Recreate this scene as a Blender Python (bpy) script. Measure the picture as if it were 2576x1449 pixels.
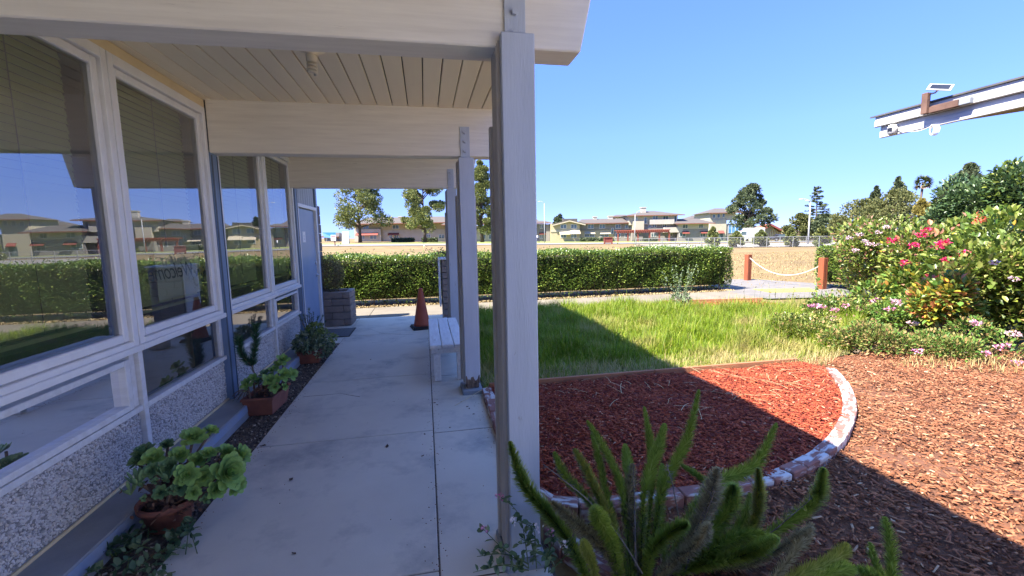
import bpy, bmesh, math, random
import numpy as np
from mathutils import Vector, Matrix
for o in list(bpy.data.objects): bpy.data.objects.remove(o)
S = bpy.context.scene
COL = S.collection
rad = math.radians
# ---------------------------------------------------------------- camera
PW, PH, F = 2576.0, 1449.0, 1120.0
YAW, PITCH, ROLL, EYE = rad(10.9), rad(6.63), rad(-1.07), 1.6
_cy, _sy, _cp, _sp = math.cos(YAW), math.sin(YAW), math.cos(PITCH), math.sin(PITCH)
FW = np.array([_sy*_cp, _cy*_cp, -_sp]); _r = np.array([_cy, -_sy, 0.0]); _u = np.cross(_r, FW)
RT = math.cos(ROLL)*_r + math.sin(ROLL)*_u; UP = -math.sin(ROLL)*_r + math.cos(ROLL)*_u
EYEP = np.array([0.0, 0.0, EYE])
cam = bpy.data.cameras.new('camera'); cam.sensor_width = 36.0; cam.lens = 36.0*F/PW
cam.clip_start = 0.05; cam.clip_end = 6000.0
camo = bpy.data.objects.new('camera', cam); COL.objects.link(camo)
camo.matrix_world = Matrix(((RT[0], UP[0], -FW[0], 0), (RT[1], UP[1], -FW[1], 0), (RT[2], UP[2], -FW[2], EYE), (0, 0, 0, 1)))
S.camera = camo
# ---------------------------------------------------------------- light
SUN = Vector((0.70, 0.25, -1.0)).normalized()          # direction the light travels
ELEV = math.asin(-SUN.z)
AZ = math.atan2(-SUN.x, -SUN.y)                         # where the sun stands, clockwise from +Y
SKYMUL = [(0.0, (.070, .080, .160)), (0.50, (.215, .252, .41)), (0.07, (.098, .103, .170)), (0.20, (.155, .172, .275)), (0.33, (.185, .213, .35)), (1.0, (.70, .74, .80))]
w = bpy.data.worlds.new('World'); S.world = w; w.use_nodes = True
nt = w.node_tree; nt.nodes.clear()
sky = nt.nodes.new('ShaderNodeTexSky'); sky.sky_type = 'NISHITA'; sky.sun_disc = False
sky.sun_elevation = ELEV; sky.sun_rotation = AZ
sky.air_density = 0.6; sky.dust_density = 0.0; sky.ozone_density = 3.0; sky.altitude = 10
bg = nt.nodes.new('ShaderNodeBackground'); bg.inputs[1].default_value = 0.15
wo = nt.nodes.new('ShaderNodeOutputWorld')
tcw = nt.nodes.new('ShaderNodeTexCoord'); sep = nt.nodes.new('ShaderNodeSeparateXYZ'); nt.links.new(tcw.outputs['Generated'], sep.inputs[0])
rw = nt.nodes.new('ShaderNodeValToRGB'); e = rw.color_ramp.elements           # sky toned down near the horizon; unseen part overhead kept brighter to lift shade
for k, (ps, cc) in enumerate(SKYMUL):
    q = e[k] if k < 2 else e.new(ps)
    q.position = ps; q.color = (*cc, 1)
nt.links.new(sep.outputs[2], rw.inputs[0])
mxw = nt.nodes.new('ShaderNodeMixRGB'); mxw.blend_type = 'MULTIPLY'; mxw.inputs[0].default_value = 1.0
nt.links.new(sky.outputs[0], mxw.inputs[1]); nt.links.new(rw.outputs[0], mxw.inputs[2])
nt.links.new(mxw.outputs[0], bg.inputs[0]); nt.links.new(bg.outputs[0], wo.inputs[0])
sl = bpy.data.lights.new('sun', 'SUN'); sl.energy = 2.0; sl.angle = rad(0.55); sl.color = (1.0, 0.93, 0.82)
so = bpy.data.objects.new('sun', sl); COL.objects.link(so); so.location = (-30, -8, 50)
so.rotation_euler = SUN.to_track_quat('-Z', 'Y').to_euler()
S.view_settings.view_transform = 'Standard'; S.view_settings.look = 'None'
S.view_settings.exposure = 3.45; S.view_settings.gamma = 1.0; S.view_settings.use_curve_mapping = False
S.render.engine = 'CYCLES'
S.cycles.use_denoising = True
S.cycles.max_bounces = 8; S.cycles.diffuse_bounces = 6; S.cycles.glossy_bounces = 4
S.cycles.transparent_max_bounces = 10; S.cycles.sample_clamp_indirect = 6.0
# ---------------------------------------------------------------- measuring: a photo pixel (2576 wide) to a point of the place
def ray(px, py): return RT*(px-PW/2)/F - UP*(py-PH/2)/F + FW
def G(px, py, z=0.0):
    d = ray(px, py); return EYEP + d*((z-EYE)/d[2])
def PX(px, py, X):
    d = ray(px, py); return EYEP + d*(X/d[0])
def PY(px, py, Y):
    d = ray(px, py); return EYEP + d*(Y/d[1])
def ramp01(Y): return min(max((Y-13.0)/100.0, 0.0), 1.25)
def terr(X, Y): return ramp01(Y)*(0.6-0.0155*(min(max(X, -150), 180)+8.0))
def AT(px, d):
    v = ray(px, 590.0)*d
    return np.array([v[0], v[1], terr(v[0], v[1])])
# ---------------------------------------------------------------- naming
def tag(o, label=None, cat=None, group=None, kind=None):
    if label: o['label'] = label
    if cat: o['category'] = cat
    if group: o['group'] = group
    if kind: o['kind'] = kind
    return o
def thing(name, label, cat, loc=(0, 0, 0), rz=0.0, group=None):
    o = bpy.data.objects.new(name, None); COL.objects.link(o); o.empty_display_size = 0.1
    o.location = tuple(float(c) for c in loc); o.rotation_euler = (0, 0, rz)
    return tag(o, label, cat, group)
def copy_thing(o, loc, rz=None, label=None):
    c = o.copy(); COL.objects.link(c); c.location = tuple(float(k) for k in loc)
    if rz is not None: c.rotation_euler = (0, 0, rz)
    if label: c['label'] = label
    for ch in list(o.children):
        d = ch.copy(); COL.objects.link(d); d.parent = c
        for g in list(ch.children):
            e = g.copy(); COL.objects.link(e); e.parent = d
    return c
def share(o, parent, loc=None, rot=None, scale=None):
    c = o.copy(); COL.objects.link(c); c.parent = parent
    if loc is not None: c.location = tuple(float(k) for k in loc)
    if rot is not None: c.rotation_euler = rot
    if scale is not None: c.scale = scale
    return c
# ---------------------------------------------------------------- materials
def _nodes(name):
    m = bpy.data.materials.new(name); m.use_nodes = True
    n = m.node_tree.nodes; n.clear()
    out = n.new('ShaderNodeOutputMaterial'); b = n.new('ShaderNodeBsdfPrincipled')
    m.node_tree.links.new(b.outputs[0], out.inputs[0])
    return m, n, m.node_tree.links, b, out
def c4(c): return (c[0], c[1], c[2], 1.0)
def _ramp(n, stops):
    r = n.new('ShaderNodeValToRGB'); e = r.color_ramp.elements
    while len(e) > 1: e.remove(e[-1])
    e[0].position = stops[0][0]; e[0].color = c4(stops[0][1])
    for p, c in stops[1:]:
        k = e.new(p); k.color = c4(c)
    return r
def _coords(n, l, stretch=(1, 1, 1), rnd=False, world=False):
    tc = n.new('ShaderNodeTexCoord'); mp = n.new('ShaderNodeMapping')
    mp.inputs['Scale'].default_value = stretch
    if world:
        g = n.new('ShaderNodeNewGeometry'); l.new(g.outputs['Position'], mp.inputs[0])
    else: l.new(tc.outputs['Object'], mp.inputs[0])
    if rnd:
        oi = n.new('ShaderNodeObjectInfo'); mu = n.new('ShaderNodeMath'); mu.operation = 'MULTIPLY'; mu.inputs[1].default_value = 37.0
        l.new(oi.outputs['Random'], mu.inputs[0]); cb = n.new('ShaderNodeCombineXYZ')
        for i in range(3): l.new(mu.outputs[0], cb.inputs[i])
        l.new(cb.outputs[0], mp.inputs['Location'])
    return mp
def _noise(n, l, mp, scale, detail=6.0, rough=0.6):
    t = n.new('ShaderNodeTexNoise'); t.inputs['Scale'].default_value = scale
    t.inputs['Detail'].default_value = detail; t.inputs['Roughness'].default_value = rough
    l.new(mp.outputs[0], t.inputs['Vector']); return t
def _bump(n, l, b, src, strength, dist):
    k = n.new('ShaderNodeBump'); k.inputs['Strength'].default_value = strength; k.inputs['Distance'].default_value = dist
    l.new(src, k.inputs['Height']); l.new(k.outputs[0], b.inputs['Normal']); return k
def mat(name, c1, c2=None, rough=0.6, scale=4.0, stretch=(1, 1, 1), lo=0.35, hi=0.65, bump=0.0, bscale=40.0, bdist=0.01,
        spec=0.35, metal=0.0, rnd=False, tone=0.0, spot=None, world=False):
    """two-tone noise colour, fine relief; tone: brightness change from object to object; spot = (colour, scale, from, to, stretch)"""
    m, n, l, b, out = _nodes(name)
    if c2 is None: c2 = tuple(x*0.82 for x in c1)
    mp = _coords(n, l, stretch, rnd, world)
    t = _noise(n, l, mp, scale); r = _ramp(n, [(lo, c2), (hi, c1)]); l.new(t.outputs['Fac'], r.inputs[0])
    col = r.outputs[0]
    if spot:
        mp2 = _coords(n, l, spot[4] if len(spot) > 4 else (1, 1, 1), rnd, world)
        s = _noise(n, l, mp2, spot[1], 8.0, 0.65); rr = _ramp(n, [(spot[2], (0, 0, 0)), (spot[3], (1, 1, 1))]); l.new(s.outputs['Fac'], rr.inputs[0])
        mx = n.new('ShaderNodeMixRGB'); mx.inputs[2].default_value = c4(spot[0]); l.new(rr.outputs[0], mx.inputs[0]); l.new(col, mx.inputs[1]); col = mx.outputs[0]
    if tone:
        oi = n.new('ShaderNodeObjectInfo'); mr = n.new('ShaderNodeMapRange'); mr.inputs[3].default_value = 1-tone; mr.inputs[4].default_value = 1+tone
        l.new(oi.outputs['Random'], mr.inputs[0]); hv = n.new('ShaderNodeHueSaturation'); l.new(mr.outputs[0], hv.inputs['Value']); l.new(col, hv.inputs['Color']); col = hv.outputs[0]
    l.new(col, b.inputs['Base Color'])
    b.inputs['Roughness'].default_value = rough; b.inputs['Metallic'].default_value = metal
    b.inputs['Specular IOR Level'].default_value = spec
    if bump:
        t2 = _noise(n, l, mp, bscale, 5.0); _bump(n, l, b, t2.outputs['Fac'], bump, bdist)
    return m
def leafmat(name, stops, trans=0.3, rough=0.5, spec=0.3, patch=None):
    """colour by the leaf's own random value; some light passes through; patch = (colour, world scale, from, to)"""
    m, n, l, b, out = _nodes(name)
    a = n.new('ShaderNodeAttribute'); a.attribute_name = 'rnd'
    r = _ramp(n, stops); l.new(a.outputs['Fac'], r.inputs[0]); col = r.outputs[0]
    if patch:
        mp = _coords(n, l, (1, 1, 1), False, True); s = _noise(n, l, mp, patch[1], 3.0)
        rr = _ramp(n, [(patch[2], (0, 0, 0)), (patch[3], (1, 1, 1))]); l.new(s.outputs['Fac'], rr.inputs[0])
        mx = n.new('ShaderNodeMixRGB'); mx.inputs[2].default_value = c4(patch[0]); l.new(rr.outputs[0], mx.inputs[0]); l.new(col, mx.inputs[1]); col = mx.outputs[0]
    l.new(col, b.inputs['Base Color']); b.inputs['Roughness'].default_value = rough; b.inputs['Specular IOR Level'].default_value = spec
    if trans:
        t = n.new('ShaderNodeBsdfTranslucent'); l.new(col, t.inputs[0]); mx = n.new('ShaderNodeMixShader'); mx.inputs[0].default_value = trans
        l.new(b.outputs[0], mx.inputs[1]); l.new(t.outputs[0], mx.inputs[2]); l.new(mx.outputs[0], out.inputs[0])
    return m
def glassmat(name, tint=(0.72, 0.82, 0.70), ior=1.8, dirt=0.03):
    m, n, l, b, out = _nodes(name); n.remove(b)
    tr = n.new('ShaderNodeBsdfTransparent'); tr.inputs[0].default_value = c4(tint)
    gl = n.new('ShaderNodeBsdfGlossy'); gl.inputs['Roughness'].default_value = 0.004; gl.inputs[0].default_value = (0.93, 0.94, 1.0, 1)
    fr = n.new('ShaderNodeFresnel'); fr.inputs[0].default_value = ior
    mx = n.new('ShaderNodeMixShader'); l.new(fr.outputs[0], mx.inputs[0]); l.new(tr.outputs[0], mx.inputs[1]); l.new(gl.outputs[0], mx.inputs[2])
    mp = _coords(n, l); tn = _noise(n, l, mp, 1.3, 1.0)
    k = n.new('ShaderNodeBump'); k.inputs['Strength'].default_value = 0.02; k.inputs['Distance'].default_value = 0.05
    l.new(tn.outputs['Fac'], k.inputs['Height']); l.new(k.outputs[0], gl.inputs['Normal'])
    df = n.new('ShaderNodeBsdfDiffuse'); df.inputs[0].default_value = (0.6, 0.6, 0.58, 1)
    m2 = n.new('ShaderNodeMixShader'); m2.inputs[0].default_value = dirt; l.new(mx.outputs[0], m2.inputs[1]); l.new(df.outputs[0], m2.inputs[2])
    l.new(m2.outputs[0], out.inputs[0]); return m
# ---------------------------------------------------------------- mesh building
class MB:
    def __init__(s): s.v = []; s.f = []
    def add(s, vs, fs):
        k = len(s.v); s.v += [tuple(float(c) for c in p) for p in vs]; s.f += [tuple(i+k for i in f) for f in fs]; return s
    def box(s, x0, x1, y0, y1, z0, z1):
        return s.add([(x0, y0, z0), (x1, y0, z0), (x1, y1, z0), (x0, y1, z0), (x0, y0, z1), (x1, y0, z1), (x1, y1, z1), (x0, y1, z1)],
                     [(0, 3, 2, 1), (4, 5, 6, 7), (0, 1, 5, 4), (1, 2, 6, 5), (2, 3, 7, 6), (3, 0, 4, 7)])
    def bar(s, a, b, wd, ht, up=(0, 0, 1)):
        a, b, up = Vector(a), Vector(b), Vector(up); d = (b-a).normalized(); r = d.cross(up).normalized(); u = r.cross(d)
        vs = [p+r*(sx*wd/2)+u*(sz*ht/2) for p in (a, b) for sx, sz in ((-1, -1), (1, -1), (1, 1), (-1, 1))]
        return s.add(vs, [(0, 1, 2, 3), (7, 6, 5, 4), (0, 4, 5, 1), (1, 5, 6, 2), (2, 6, 7, 3), (3, 7, 4, 0)])
    def tube(s, pts, radii, n=8, cap=True):
        pts = [Vector(p) for p in pts]
        if not hasattr(radii, '__len__'): radii = [radii]*len(pts)
        k = len(s.v); ref = None
        for i, p in enumerate(pts):
            d = (pts[min(i+1, len(pts)-1)]-pts[max(i-1, 0)]).normalized()
            if ref is None: ref = d.orthogonal().normalized()
            a = (ref-d*ref.dot(d)).normalized(); b = d.cross(a); ref = a
            for j in range(n):
                t = 2*math.pi*j/n; q = p+(a*math.cos(t)+b*math.sin(t))*radii[i]; s.v.append((q.x, q.y, q.z))
        for i in range(len(pts)-1):
            for j in range(n):
                s.f.append((k+i*n+j, k+i*n+(j+1) % n, k+(i+1)*n+(j+1) % n, k+(i+1)*n+j))
        if cap:
            s.f.append(tuple(k+j for j in range(n))[::-1]); s.f.append(tuple(k+(len(pts)-1)*n+j for j in range(n)))
        return s
    def lathe(s, prof, n=20, c=(0, 0, 0)):
        k = len(s.v)
        for r, z in prof:
            for j in range(n):
                t = 2*math.pi*j/n; s.v.append((c[0]+r*math.cos(t), c[1]+r*math.sin(t), c[2]+z))
        for i in range(len(prof)-1):
            for j in range(n): s.f.append((k+i*n+j, k+i*n+(j+1) % n, k+(i+1)*n+(j+1) % n, k+(i+1)*n+j))
        s.f.append(tuple(k+j for j in range(n))[::-1]); s.f.append(tuple(k+(len(prof)-1)*n+j for j in range(n)))
        return s
    def prism(s, poly, axis, a, b):
        """poly of 2-D points extruded along axis from a to b"""
        def p3(p, t): return {'x': (t, p[0], p[1]), 'y': (p[0], t, p[1]), 'z': (p[0], p[1], t)}[axis]
        n = len(poly)
        return s.add([p3(p, a) for p in poly]+[p3(p, b) for p in poly],
                     [tuple(range(n)), tuple(range(2*n-1, n-1, -1))]+[(i, i+n, (i+1) % n+n, (i+1) % n) for i in range(n)])
    def build(s, name, m, parent=None, smooth=False, bevel=0.0, kind=None, seg=1):
        me = bpy.data.meshes.new(name); me.from_pydata(s.v, [], s.f)
        bm = bmesh.new(); bm.from_mesh(me)
        bmesh.ops.recalc_face_normals(bm, faces=bm.faces)
        if bevel: bmesh.ops.bevel(bm, geom=[e for e in bm.edges if e.is_manifold and e.calc_face_angle(0) > 0.5], offset=bevel, segments=seg, profile=0.5, affect='EDGES')
        bm.to_mesh(me); bm.free()
        if smooth: me.polygons.foreach_set('use_smooth', [True]*len(me.polygons))
        me.materials.append(m); o = bpy.data.objects.new(name, me); COL.objects.link(o)
        if parent: o.parent = parent
        if kind: o['kind'] = kind
        return o
def one(name, m, parent, *boxes, bevel=0.0, **k):
    b = MB()
    for q in boxes: b.box(*q)
    return b.build(name, m, parent, bevel=bevel, **k)
def npmesh(name, V, T, m, parent=None, rnd=None, kind=None, smooth=False):
    """V (n,3), T (k,3 or 4) arrays; rnd per vertex"""
    me = bpy.data.meshes.new(name); V = np.asarray(V, np.float32); T = np.asarray(T, np.int32); c = T.shape[1]
    me.vertices.add(len(V)); me.vertices.foreach_set('co', V.ravel())
    me.loops.add(T.size); me.loops.foreach_set('vertex_index', T.ravel())
    me.polygons.add(len(T)); me.polygons.foreach_set('loop_start', np.arange(0, T.size, c, dtype=np.int32))
    if rnd is not None:
        a = me.attributes.new('rnd', 'FLOAT', 'POINT'); a.data.foreach_set('value', np.asarray(rnd, np.float32))
    me.update(calc_edges=True); me.validate()
    if smooth: me.polygons.foreach_set('use_smooth', [True]*len(me.polygons))
    me.materials.append(m); o = bpy.data.objects.new(name, me); COL.objects.link(o)
    if parent: o.parent = parent
    if kind: o['kind'] = kind
    return o
def scat(tv, tf, pos, fwd, nor, size):
    """copies of a template (y = along fwd, z = along nor) as arrays"""
    tv = np.asarray(tv, float); tf = np.asarray(tf, int); n = len(pos)
    f = fwd/np.maximum(np.linalg.norm(fwd, axis=1, keepdims=True), 1e-9)
    r = np.cross(f, nor); r /= np.maximum(np.linalg.norm(r, axis=1, keepdims=True), 1e-9); u = np.cross(r, f)
    size = np.asarray(size, float)
    if size.ndim == 1: size = np.repeat(size[:, None], 3, 1)
    L = tv[None]*size[:, None, :]
    V = pos[:, None]+L[..., 0:1]*r[:, None]+L[..., 1:2]*f[:, None]+L[..., 2:3]*u[:, None]
    T = tf[None]+(np.arange(n)*len(tv))[:, None, None]
    return V.reshape(-1, 3), T.reshape(-1, tf.shape[1])
LEAF = ([(0, 0, 0), (-.5, .5, .12), (0, 1, 0), (.5, .5, .12)], [(0, 1, 2), (0, 2, 3)])
LEAF6 = ([(0, 0, 0), (-.42, .3, .09), (-.4, .68, .1), (0, 1, -.04), (.4, .68, .1), (.42, .3, .09), (0, .5, 0)],
         [(0, 1, 6), (1, 2, 6), (2, 3, 6), (3, 4, 6), (4, 5, 6), (5, 0, 6)])
CHIP = ([(-.5, -.5, 0), (.5, -.5, 0), (.45, .5, 0), (-.4, .5, 0), (-.42, -.45, 1), (.4, -.48, .8), (.36, .46, 1), (-.3, .44, .7)],
        [(4, 5, 6, 7), (0, 1, 5, 4), (1, 2, 6, 5), (2, 3, 7, 6), (3, 0, 4, 7)])
def unit(rng, n):
    v = rng.normal(size=(n, 3)); return v/np.linalg.norm(v, axis=1, keepdims=True)
def leaves(name, m, parent, pos, size, rng, out=None, asp=0.55, tmpl=LEAF, kind=None, droop=0.0, spread=0.8):
    n = len(pos); d = unit(rng, n)
    if out is not None: d = d*spread+out
    d[:, 2] -= droop
    nor = unit(rng, n)*0.7+np.array([0, 0, 1.0])
    sz = np.asarray(size)*rng.uniform(.7, 1.3, n); V, T = scat(tmpl[0], tmpl[1], pos, d, nor, np.stack([sz*asp, sz, sz], 1))
    return npmesh(name, V, T, m, parent, np.repeat(rng.random(n), len(tmpl[0])), kind)
# ================================================================ materials of the place
M = {}
M['beam'] = mat('beam_paint', (.78, .73, .62), (.66, .61, .51), .55, 2.2, (1.0, 8, 14), .3, .7, .25, 60, .004, spot=((.22, .18, .14), 5.0, .66, .78, (.7, 3, 16)), rnd=True)
M['post'] = mat('post_paint', (.46, .50, .55), (.40, .435, .475), .45, 3, (4, 4, .5), .3, .7, .35, 30, .004, spot=((.20, .165, .14), 7, .66, .74, (2.5, 2.5, .9)))
M['rot'] = mat('weathered_wood', (.20, .15, .11), (.07, .05, .04), .9, 9, (6, 6, .8), bump=.5, bscale=40)
M['trim'] = mat('trim_paint', (.50, .47, .42), (.40, .37, .33), .6, 4, (6, 6, .7), bump=.2)
M['ceil'] = mat('ceiling_plank_paint', (.88, .80, .58), (.83, .745, .535), .6, 1.6, (6, .6, 1), .3, .7, .15, 50, .003, rnd=True, tone=.05, spot=((.32, .25, .15), 3.0, .70, .85))
M['dark'] = mat('joint_shadow_board', (.05, .045, .04), (.03, .025, .02), .9)
M['frame'] = mat('window_frame_white', (.72, .72, .70), (.66, .66, .64), .35, 6, bump=.04)
M['framewood'] = mat('painted_wood_white', (.66, .66, .64), (.57, .56, .53), .5, 4, (1, 6, 6), bump=.2, spot=((.3, .26, .2), 6, .68, .8))
M['cream'] = mat('cream_trim', (.66, .55, .33), (.58, .47, .28), .5, 4)
M['bluepost'] = mat('slate_blue_paint', (.16, .23, .34), (.13, .19, .29), .45, 4, (5, 5, .5), bump=.1)
M['bluedark'] = mat('dark_slate_paint', (.05, .075, .10), (.04, .06, .08), .5)
M['door'] = mat('blue_grey_door_paint', (.24, .32, .45), (.21, .29, .41), .4, 3, bump=.08)
M['siding'] = mat('siding_paint', (.36, .40, .44), (.31, .35, .39), .55, 3, (6, 6, .6), bump=.15, rnd=True, tone=.04)
M['concrete'] = mat('porch_concrete', (.58, .535, .45), (.48, .44, .375), .8, 1.3, (1, 1, 1), .3, .72, .25, 120, .003, spot=((.26, .25, .24), 2.2, .50, .78), rnd=True, tone=.04)
M['sidewalk'] = mat('sidewalk_concrete', (.185, .16, .125), (.15, .128, .10), .85, 2.0, bump=.2, bscale=90, rnd=True, tone=.05)
M['asph'] = mat('path_asphalt', (.17, .155, .14), (.13, .12, .11), .9, 3, bump=.3, bscale=80)
M['ledge'] = mat('ledge_concrete', (.27, .29, .31), (.20, .215, .23), .75, 3, bump=.2, bscale=80)
M['ledgeblue'] = mat('ledge_blue_paint', (.22, .29, .42), (.26, .29, .34), .6, 5, bump=.2)
M['soil'] = mat('dry_soil', (.13, .10, .075), (.06, .047, .038), .95, 9, bump=.9, bscale=60, bdist=.02, spot=((.28, .24, .19), 60, .62, .7))
M['metal'] = mat('brushed_steel', (.6, .6, .6), (.5, .5, .5), .3, metal=1)
M['white'] = mat('clean_white', (.78, .78, .76), (.72, .72, .70), .45)
M['paper'] = mat('white_paper', (.80, .80, .76), (.76, .76, .72), .7)
M['blind'] = leafmat('blind_slat', [(0, (.80, .82, .54)), (1, (.80, .82, .54))], .3, .5)
M['glass'] = glassmat('window_glass', (.92, .99, .72), 2.9, .03)
M['glassfar'] = mat('far_window_glass', (.05, .08, .09), (.10, .14, .15), .08, .6, spec=.8)
M['room'] = mat('room_plaster', (.4, .37, .32), (.36, .33, .29), .8)
M['roomdark'] = mat('room_carpet', (.06, .05, .05), (.04, .035, .035), .9)
M['pebwall'] = mat('pebble_mortar', (.26, .25, .24), (.18, .175, .17), .9, 30, bump=.4)
M['brownpanel'] = mat('brown_board', (.30, .20, .13), (.22, .14, .09), .7, 2)
M['greysheet'] = mat('grey_blue_curtain', (.20, .24, .29), (.15, .18, .22), .8, 3, (1, 6, .6))
M['roof'] = mat('roofing_felt', (.10, .095, .09), (.07, .066, .063), .95)
def pebmat():
    m, n, l, b, out = _nodes('pebbles'); a = n.new('ShaderNodeAttribute'); a.attribute_name = 'rnd'
    r = _ramp(n, [(0, (.22, .21, .20)), (.2, (.38, .37, .355)), (.5, (.52, .51, .49)), (.8, (.64, .625, .60)), (1, (.54, .47, .39))]); l.new(a.outputs['Fac'], r.inputs[0])
    l.new(r.outputs[0], b.inputs['Base Color']); b.inputs['Roughness'].default_value = .6; return m
M['peb'] = pebmat()
# ================================================================ ground
def sheet(name, pts, z, m, kind='structure', parent=None):
    b = MB(); b.add([(p[0], p[1], z) for p in pts], [tuple(range(len(pts)))]); return b.build(name, m, parent, kind=kind)
M['field'] = mat('dry_field', (.215, .15, .062), (.13, .088, .036), .95, .35, (1, 1, 1), .35, .7, .6, 9, .06, spot=((.23, .19, .07), .5, .58, .72))
def grid_ground():
    xs = np.concatenate([np.linspace(-3000, -150, 8), np.linspace(-140, 180, 33), np.linspace(200, 3000, 8)])
    ys = np.concatenate([[-300, -60, -20, -5, 0, 4, 8, 11], np.linspace(13, 180, 34), [300, 700, 1500, 3500]])
    V = np.array([(x, y, terr(x, y)-.035) for y in ys for x in xs]); nx = len(xs)
    T = np.array([(j*nx+i, j*nx+i+1, (j+1)*nx+i+1, (j+1)*nx+i) for j in range(len(ys)-1) for i in range(nx-1)])
    return npmesh('ground', V, T, M['field'], kind='structure', smooth=True)
grid_ground()
sheet('soil_bed', [(-1.9, -3), (-1.3, -3), (-1.3, 8.6), (-1.9, 8.6)], -.012, M['soil'])
M['bounce_patio'] = mat('bounce_patio_concrete', (.55, .50, .41), (.48, .435, .355), .85, 1.5, bump=.2, bscale=80)
bounce_patio = one('bounce_patio', M['soil'], None, (.56, 7.4, -12, .18, -.16, -.02)); bounce_patio['kind'] = 'structure'  # pale paving added out of view to bounce sunlight into the porch
for i in range(4):
    for j in range(6): one('concrete_slab', M['bounce_patio'], bounce_patio, (.565+1.71*i, .565+1.71*i+1.70, -11.9+2.01*j, -11.9+2.01*j+2.0, -.1, .004), bevel=.004)  # slabs of the paving added out of view for bounce light
# walkway of separate slabs with open joints
base = one('walkway', M['soil'], None, (-1.366, .55, -3, 9.37, -.16, -.007)); base['kind'] = 'structure'
def slab(x0, x1, y0, y1, m, parent, top=0.0):
    return one('concrete_slab', m, parent, (x0+.004, x1-.004, y0+.004, y1-.004, -.10, top), bevel=.004)
for y0, y1 in ((-2.6, 2.02), (2.02, 3.63), (3.63, 5.22), (5.22, 7.66), (7.66, 9.36)): slab(-1.365, .006, y0, y1, M['concrete'], base)
for y0, y1 in ((-2.6, 1.95), (1.95, 3.585), (3.585, 5.12), (5.12, 7.66), (7.66, 9.36)): slab(.006, .54, y0, y1, M['concrete'], base, -.004)
slab(-3.5, -1.365, 7.2, 9.36, M['concrete'], base, -.003)
def crack(px):
    k = MB(); r = random.Random(len(px)); P = [G(*q, .0005) for q in px]; Q = []
    for a, b in zip(P[:-1], P[1:]):
        for t in (0, .33, .66): c = a+(b-a)*t; Q.append((c[0]+r.gauss(0, .012), c[1]+r.gauss(0, .012), .0005))
    V = []; F_ = []
    for i, q in enumerate(Q): w_ = .0025*r.uniform(.4, 1.3); V += [(q[0], q[1]-w_*2, .0008), (q[0], q[1]+w_*2, .0008)]
    k.add(V, [(2*i, 2*i+1, 2*i+3, 2*i+2) for i in range(len(Q)-1)]); return k.build('crack', M['soil'], base)
crack([(893, 826), (930, 828), (960, 838), (1000, 842), (1060, 840)]); crack([(760, 1000), (850, 990), (930, 1003)])
sw = one('sidewalk', M['soil'], None, (-12, 8.4, 9.37, 10.72, -.16, -.03)); sw['kind'] = 'structure'
xs = [-12, -10.2, -8.4, -6.6, -4.8, -3.0, -1.2, .6, 2.45, 4.3, 6.15, 8.0]
for a, b_ in zip(xs[:-1], xs[1:]): slab(a, b_, 9.37, 10.72, M['sidewalk'], sw, .004)
p = MB(); p.add([(8.0, 9.2, .002), (15, 8.2, .002), (15, 10.2, .002), (12.2, 10.4, .002), (10.9, 13.2, .002), (9.6, 13.6, .002), (8.6, 12.4, .002), (8.0, 10.7, .002)], [tuple(range(8))])
p.build('path', M['asph'], kind='structure')
M['yellow'] = mat('yellow_paint', (.75, .55, .06), (.62, .46, .07), .7, 9, bump=.2)
tag(sheet('yellow_pad', [G(1893, 728)[:2], G(2035, 725)[:2], G(2060, 734)[:2], G(1935, 736)[:2]], .008, M['yellow'], kind='structure'))
# ================================================================ the porch building
WX = -1.88
bld = thing('porch_building', 'low white building with a deep covered porch, blue door and tall blinds behind glass', 'building', (0, 0, 0))
BY = [(2.02, 2.42), (4.49, 2.385), (6.97, 2.35)]; CZ = 2.835
for i, (y, zb) in enumerate(BY):
    xe = .725
    b = MB(); b.prism([(WX-.1, zb), (xe, zb), (xe+(CZ+.03-zb)*.22, CZ+.03), (WX-.1, CZ+.03)], 'y', y, y+.17)
    bo = b.build('beam', M['beam'], bld, bevel=.006)
    # steel strap with bolts rising from the post
    one('strap', M['post'], bo, (.375, .468, y-.012, y-.001, zb-.01, (CZ-.02 if i == 0 else zb+.28)), bevel=.002)
    for dz in (.05, .14, .225):
        k = MB(); k.tube([(.42, y-.010, zb+dz), (.42, y-.030, zb+dz)], [.016, .014], 6); k.build('bolt', M['post'], bo)
# posts of three boards
def post(y, zt, zb):
    b = MB(); b.box(.352, .500, y-.045, y-.002, zb, zt); o = b.build('post', M['post'], bld, bevel=.004)
    one('post_core', M['trim'], o, (.335, .430, y+.0, y+.135, zb, zt-.03), bevel=.003)
    one('post_back_board', M['trim'], o, (.322, .53, y+.137, y+.178, zb, zt-.35), bevel=.003)
    one('post_edge_strip', M['trim'], o, (.343, .365, y-.0015, y+.02, zb, zt-.02), bevel=.002)
    return o
post(2.02, 2.468, .03); post(4.49, 2.37, .10); post(6.97, 2.335, .05)
# rotten foot of the second post and its concrete footing
one('post_foot', M['rot'], bld, (.362, .492, 4.452, 4.60, .05, .0995), bevel=.006)
for y in (2.02, 4.49, 6.97): one('footing', M['ledge'], bld, (.315, .525, y-.09, y+.22, -.03, .047 if y > 3 else .028), bevel=.012)
b = MB(); r_ = random.Random(4)
pts = [(.356+.142*i/13, .101) for i in range(14)]+[(.498-.142*i/13, .125+r_.random()*.055+(.05 if i in (0, 1, 12, 13) else 0)) for i in range(14)]
b.prism(pts, 'y', 4.4435, 4.446); b.build('bare_wood_patch', M['rot'], bld)
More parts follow.
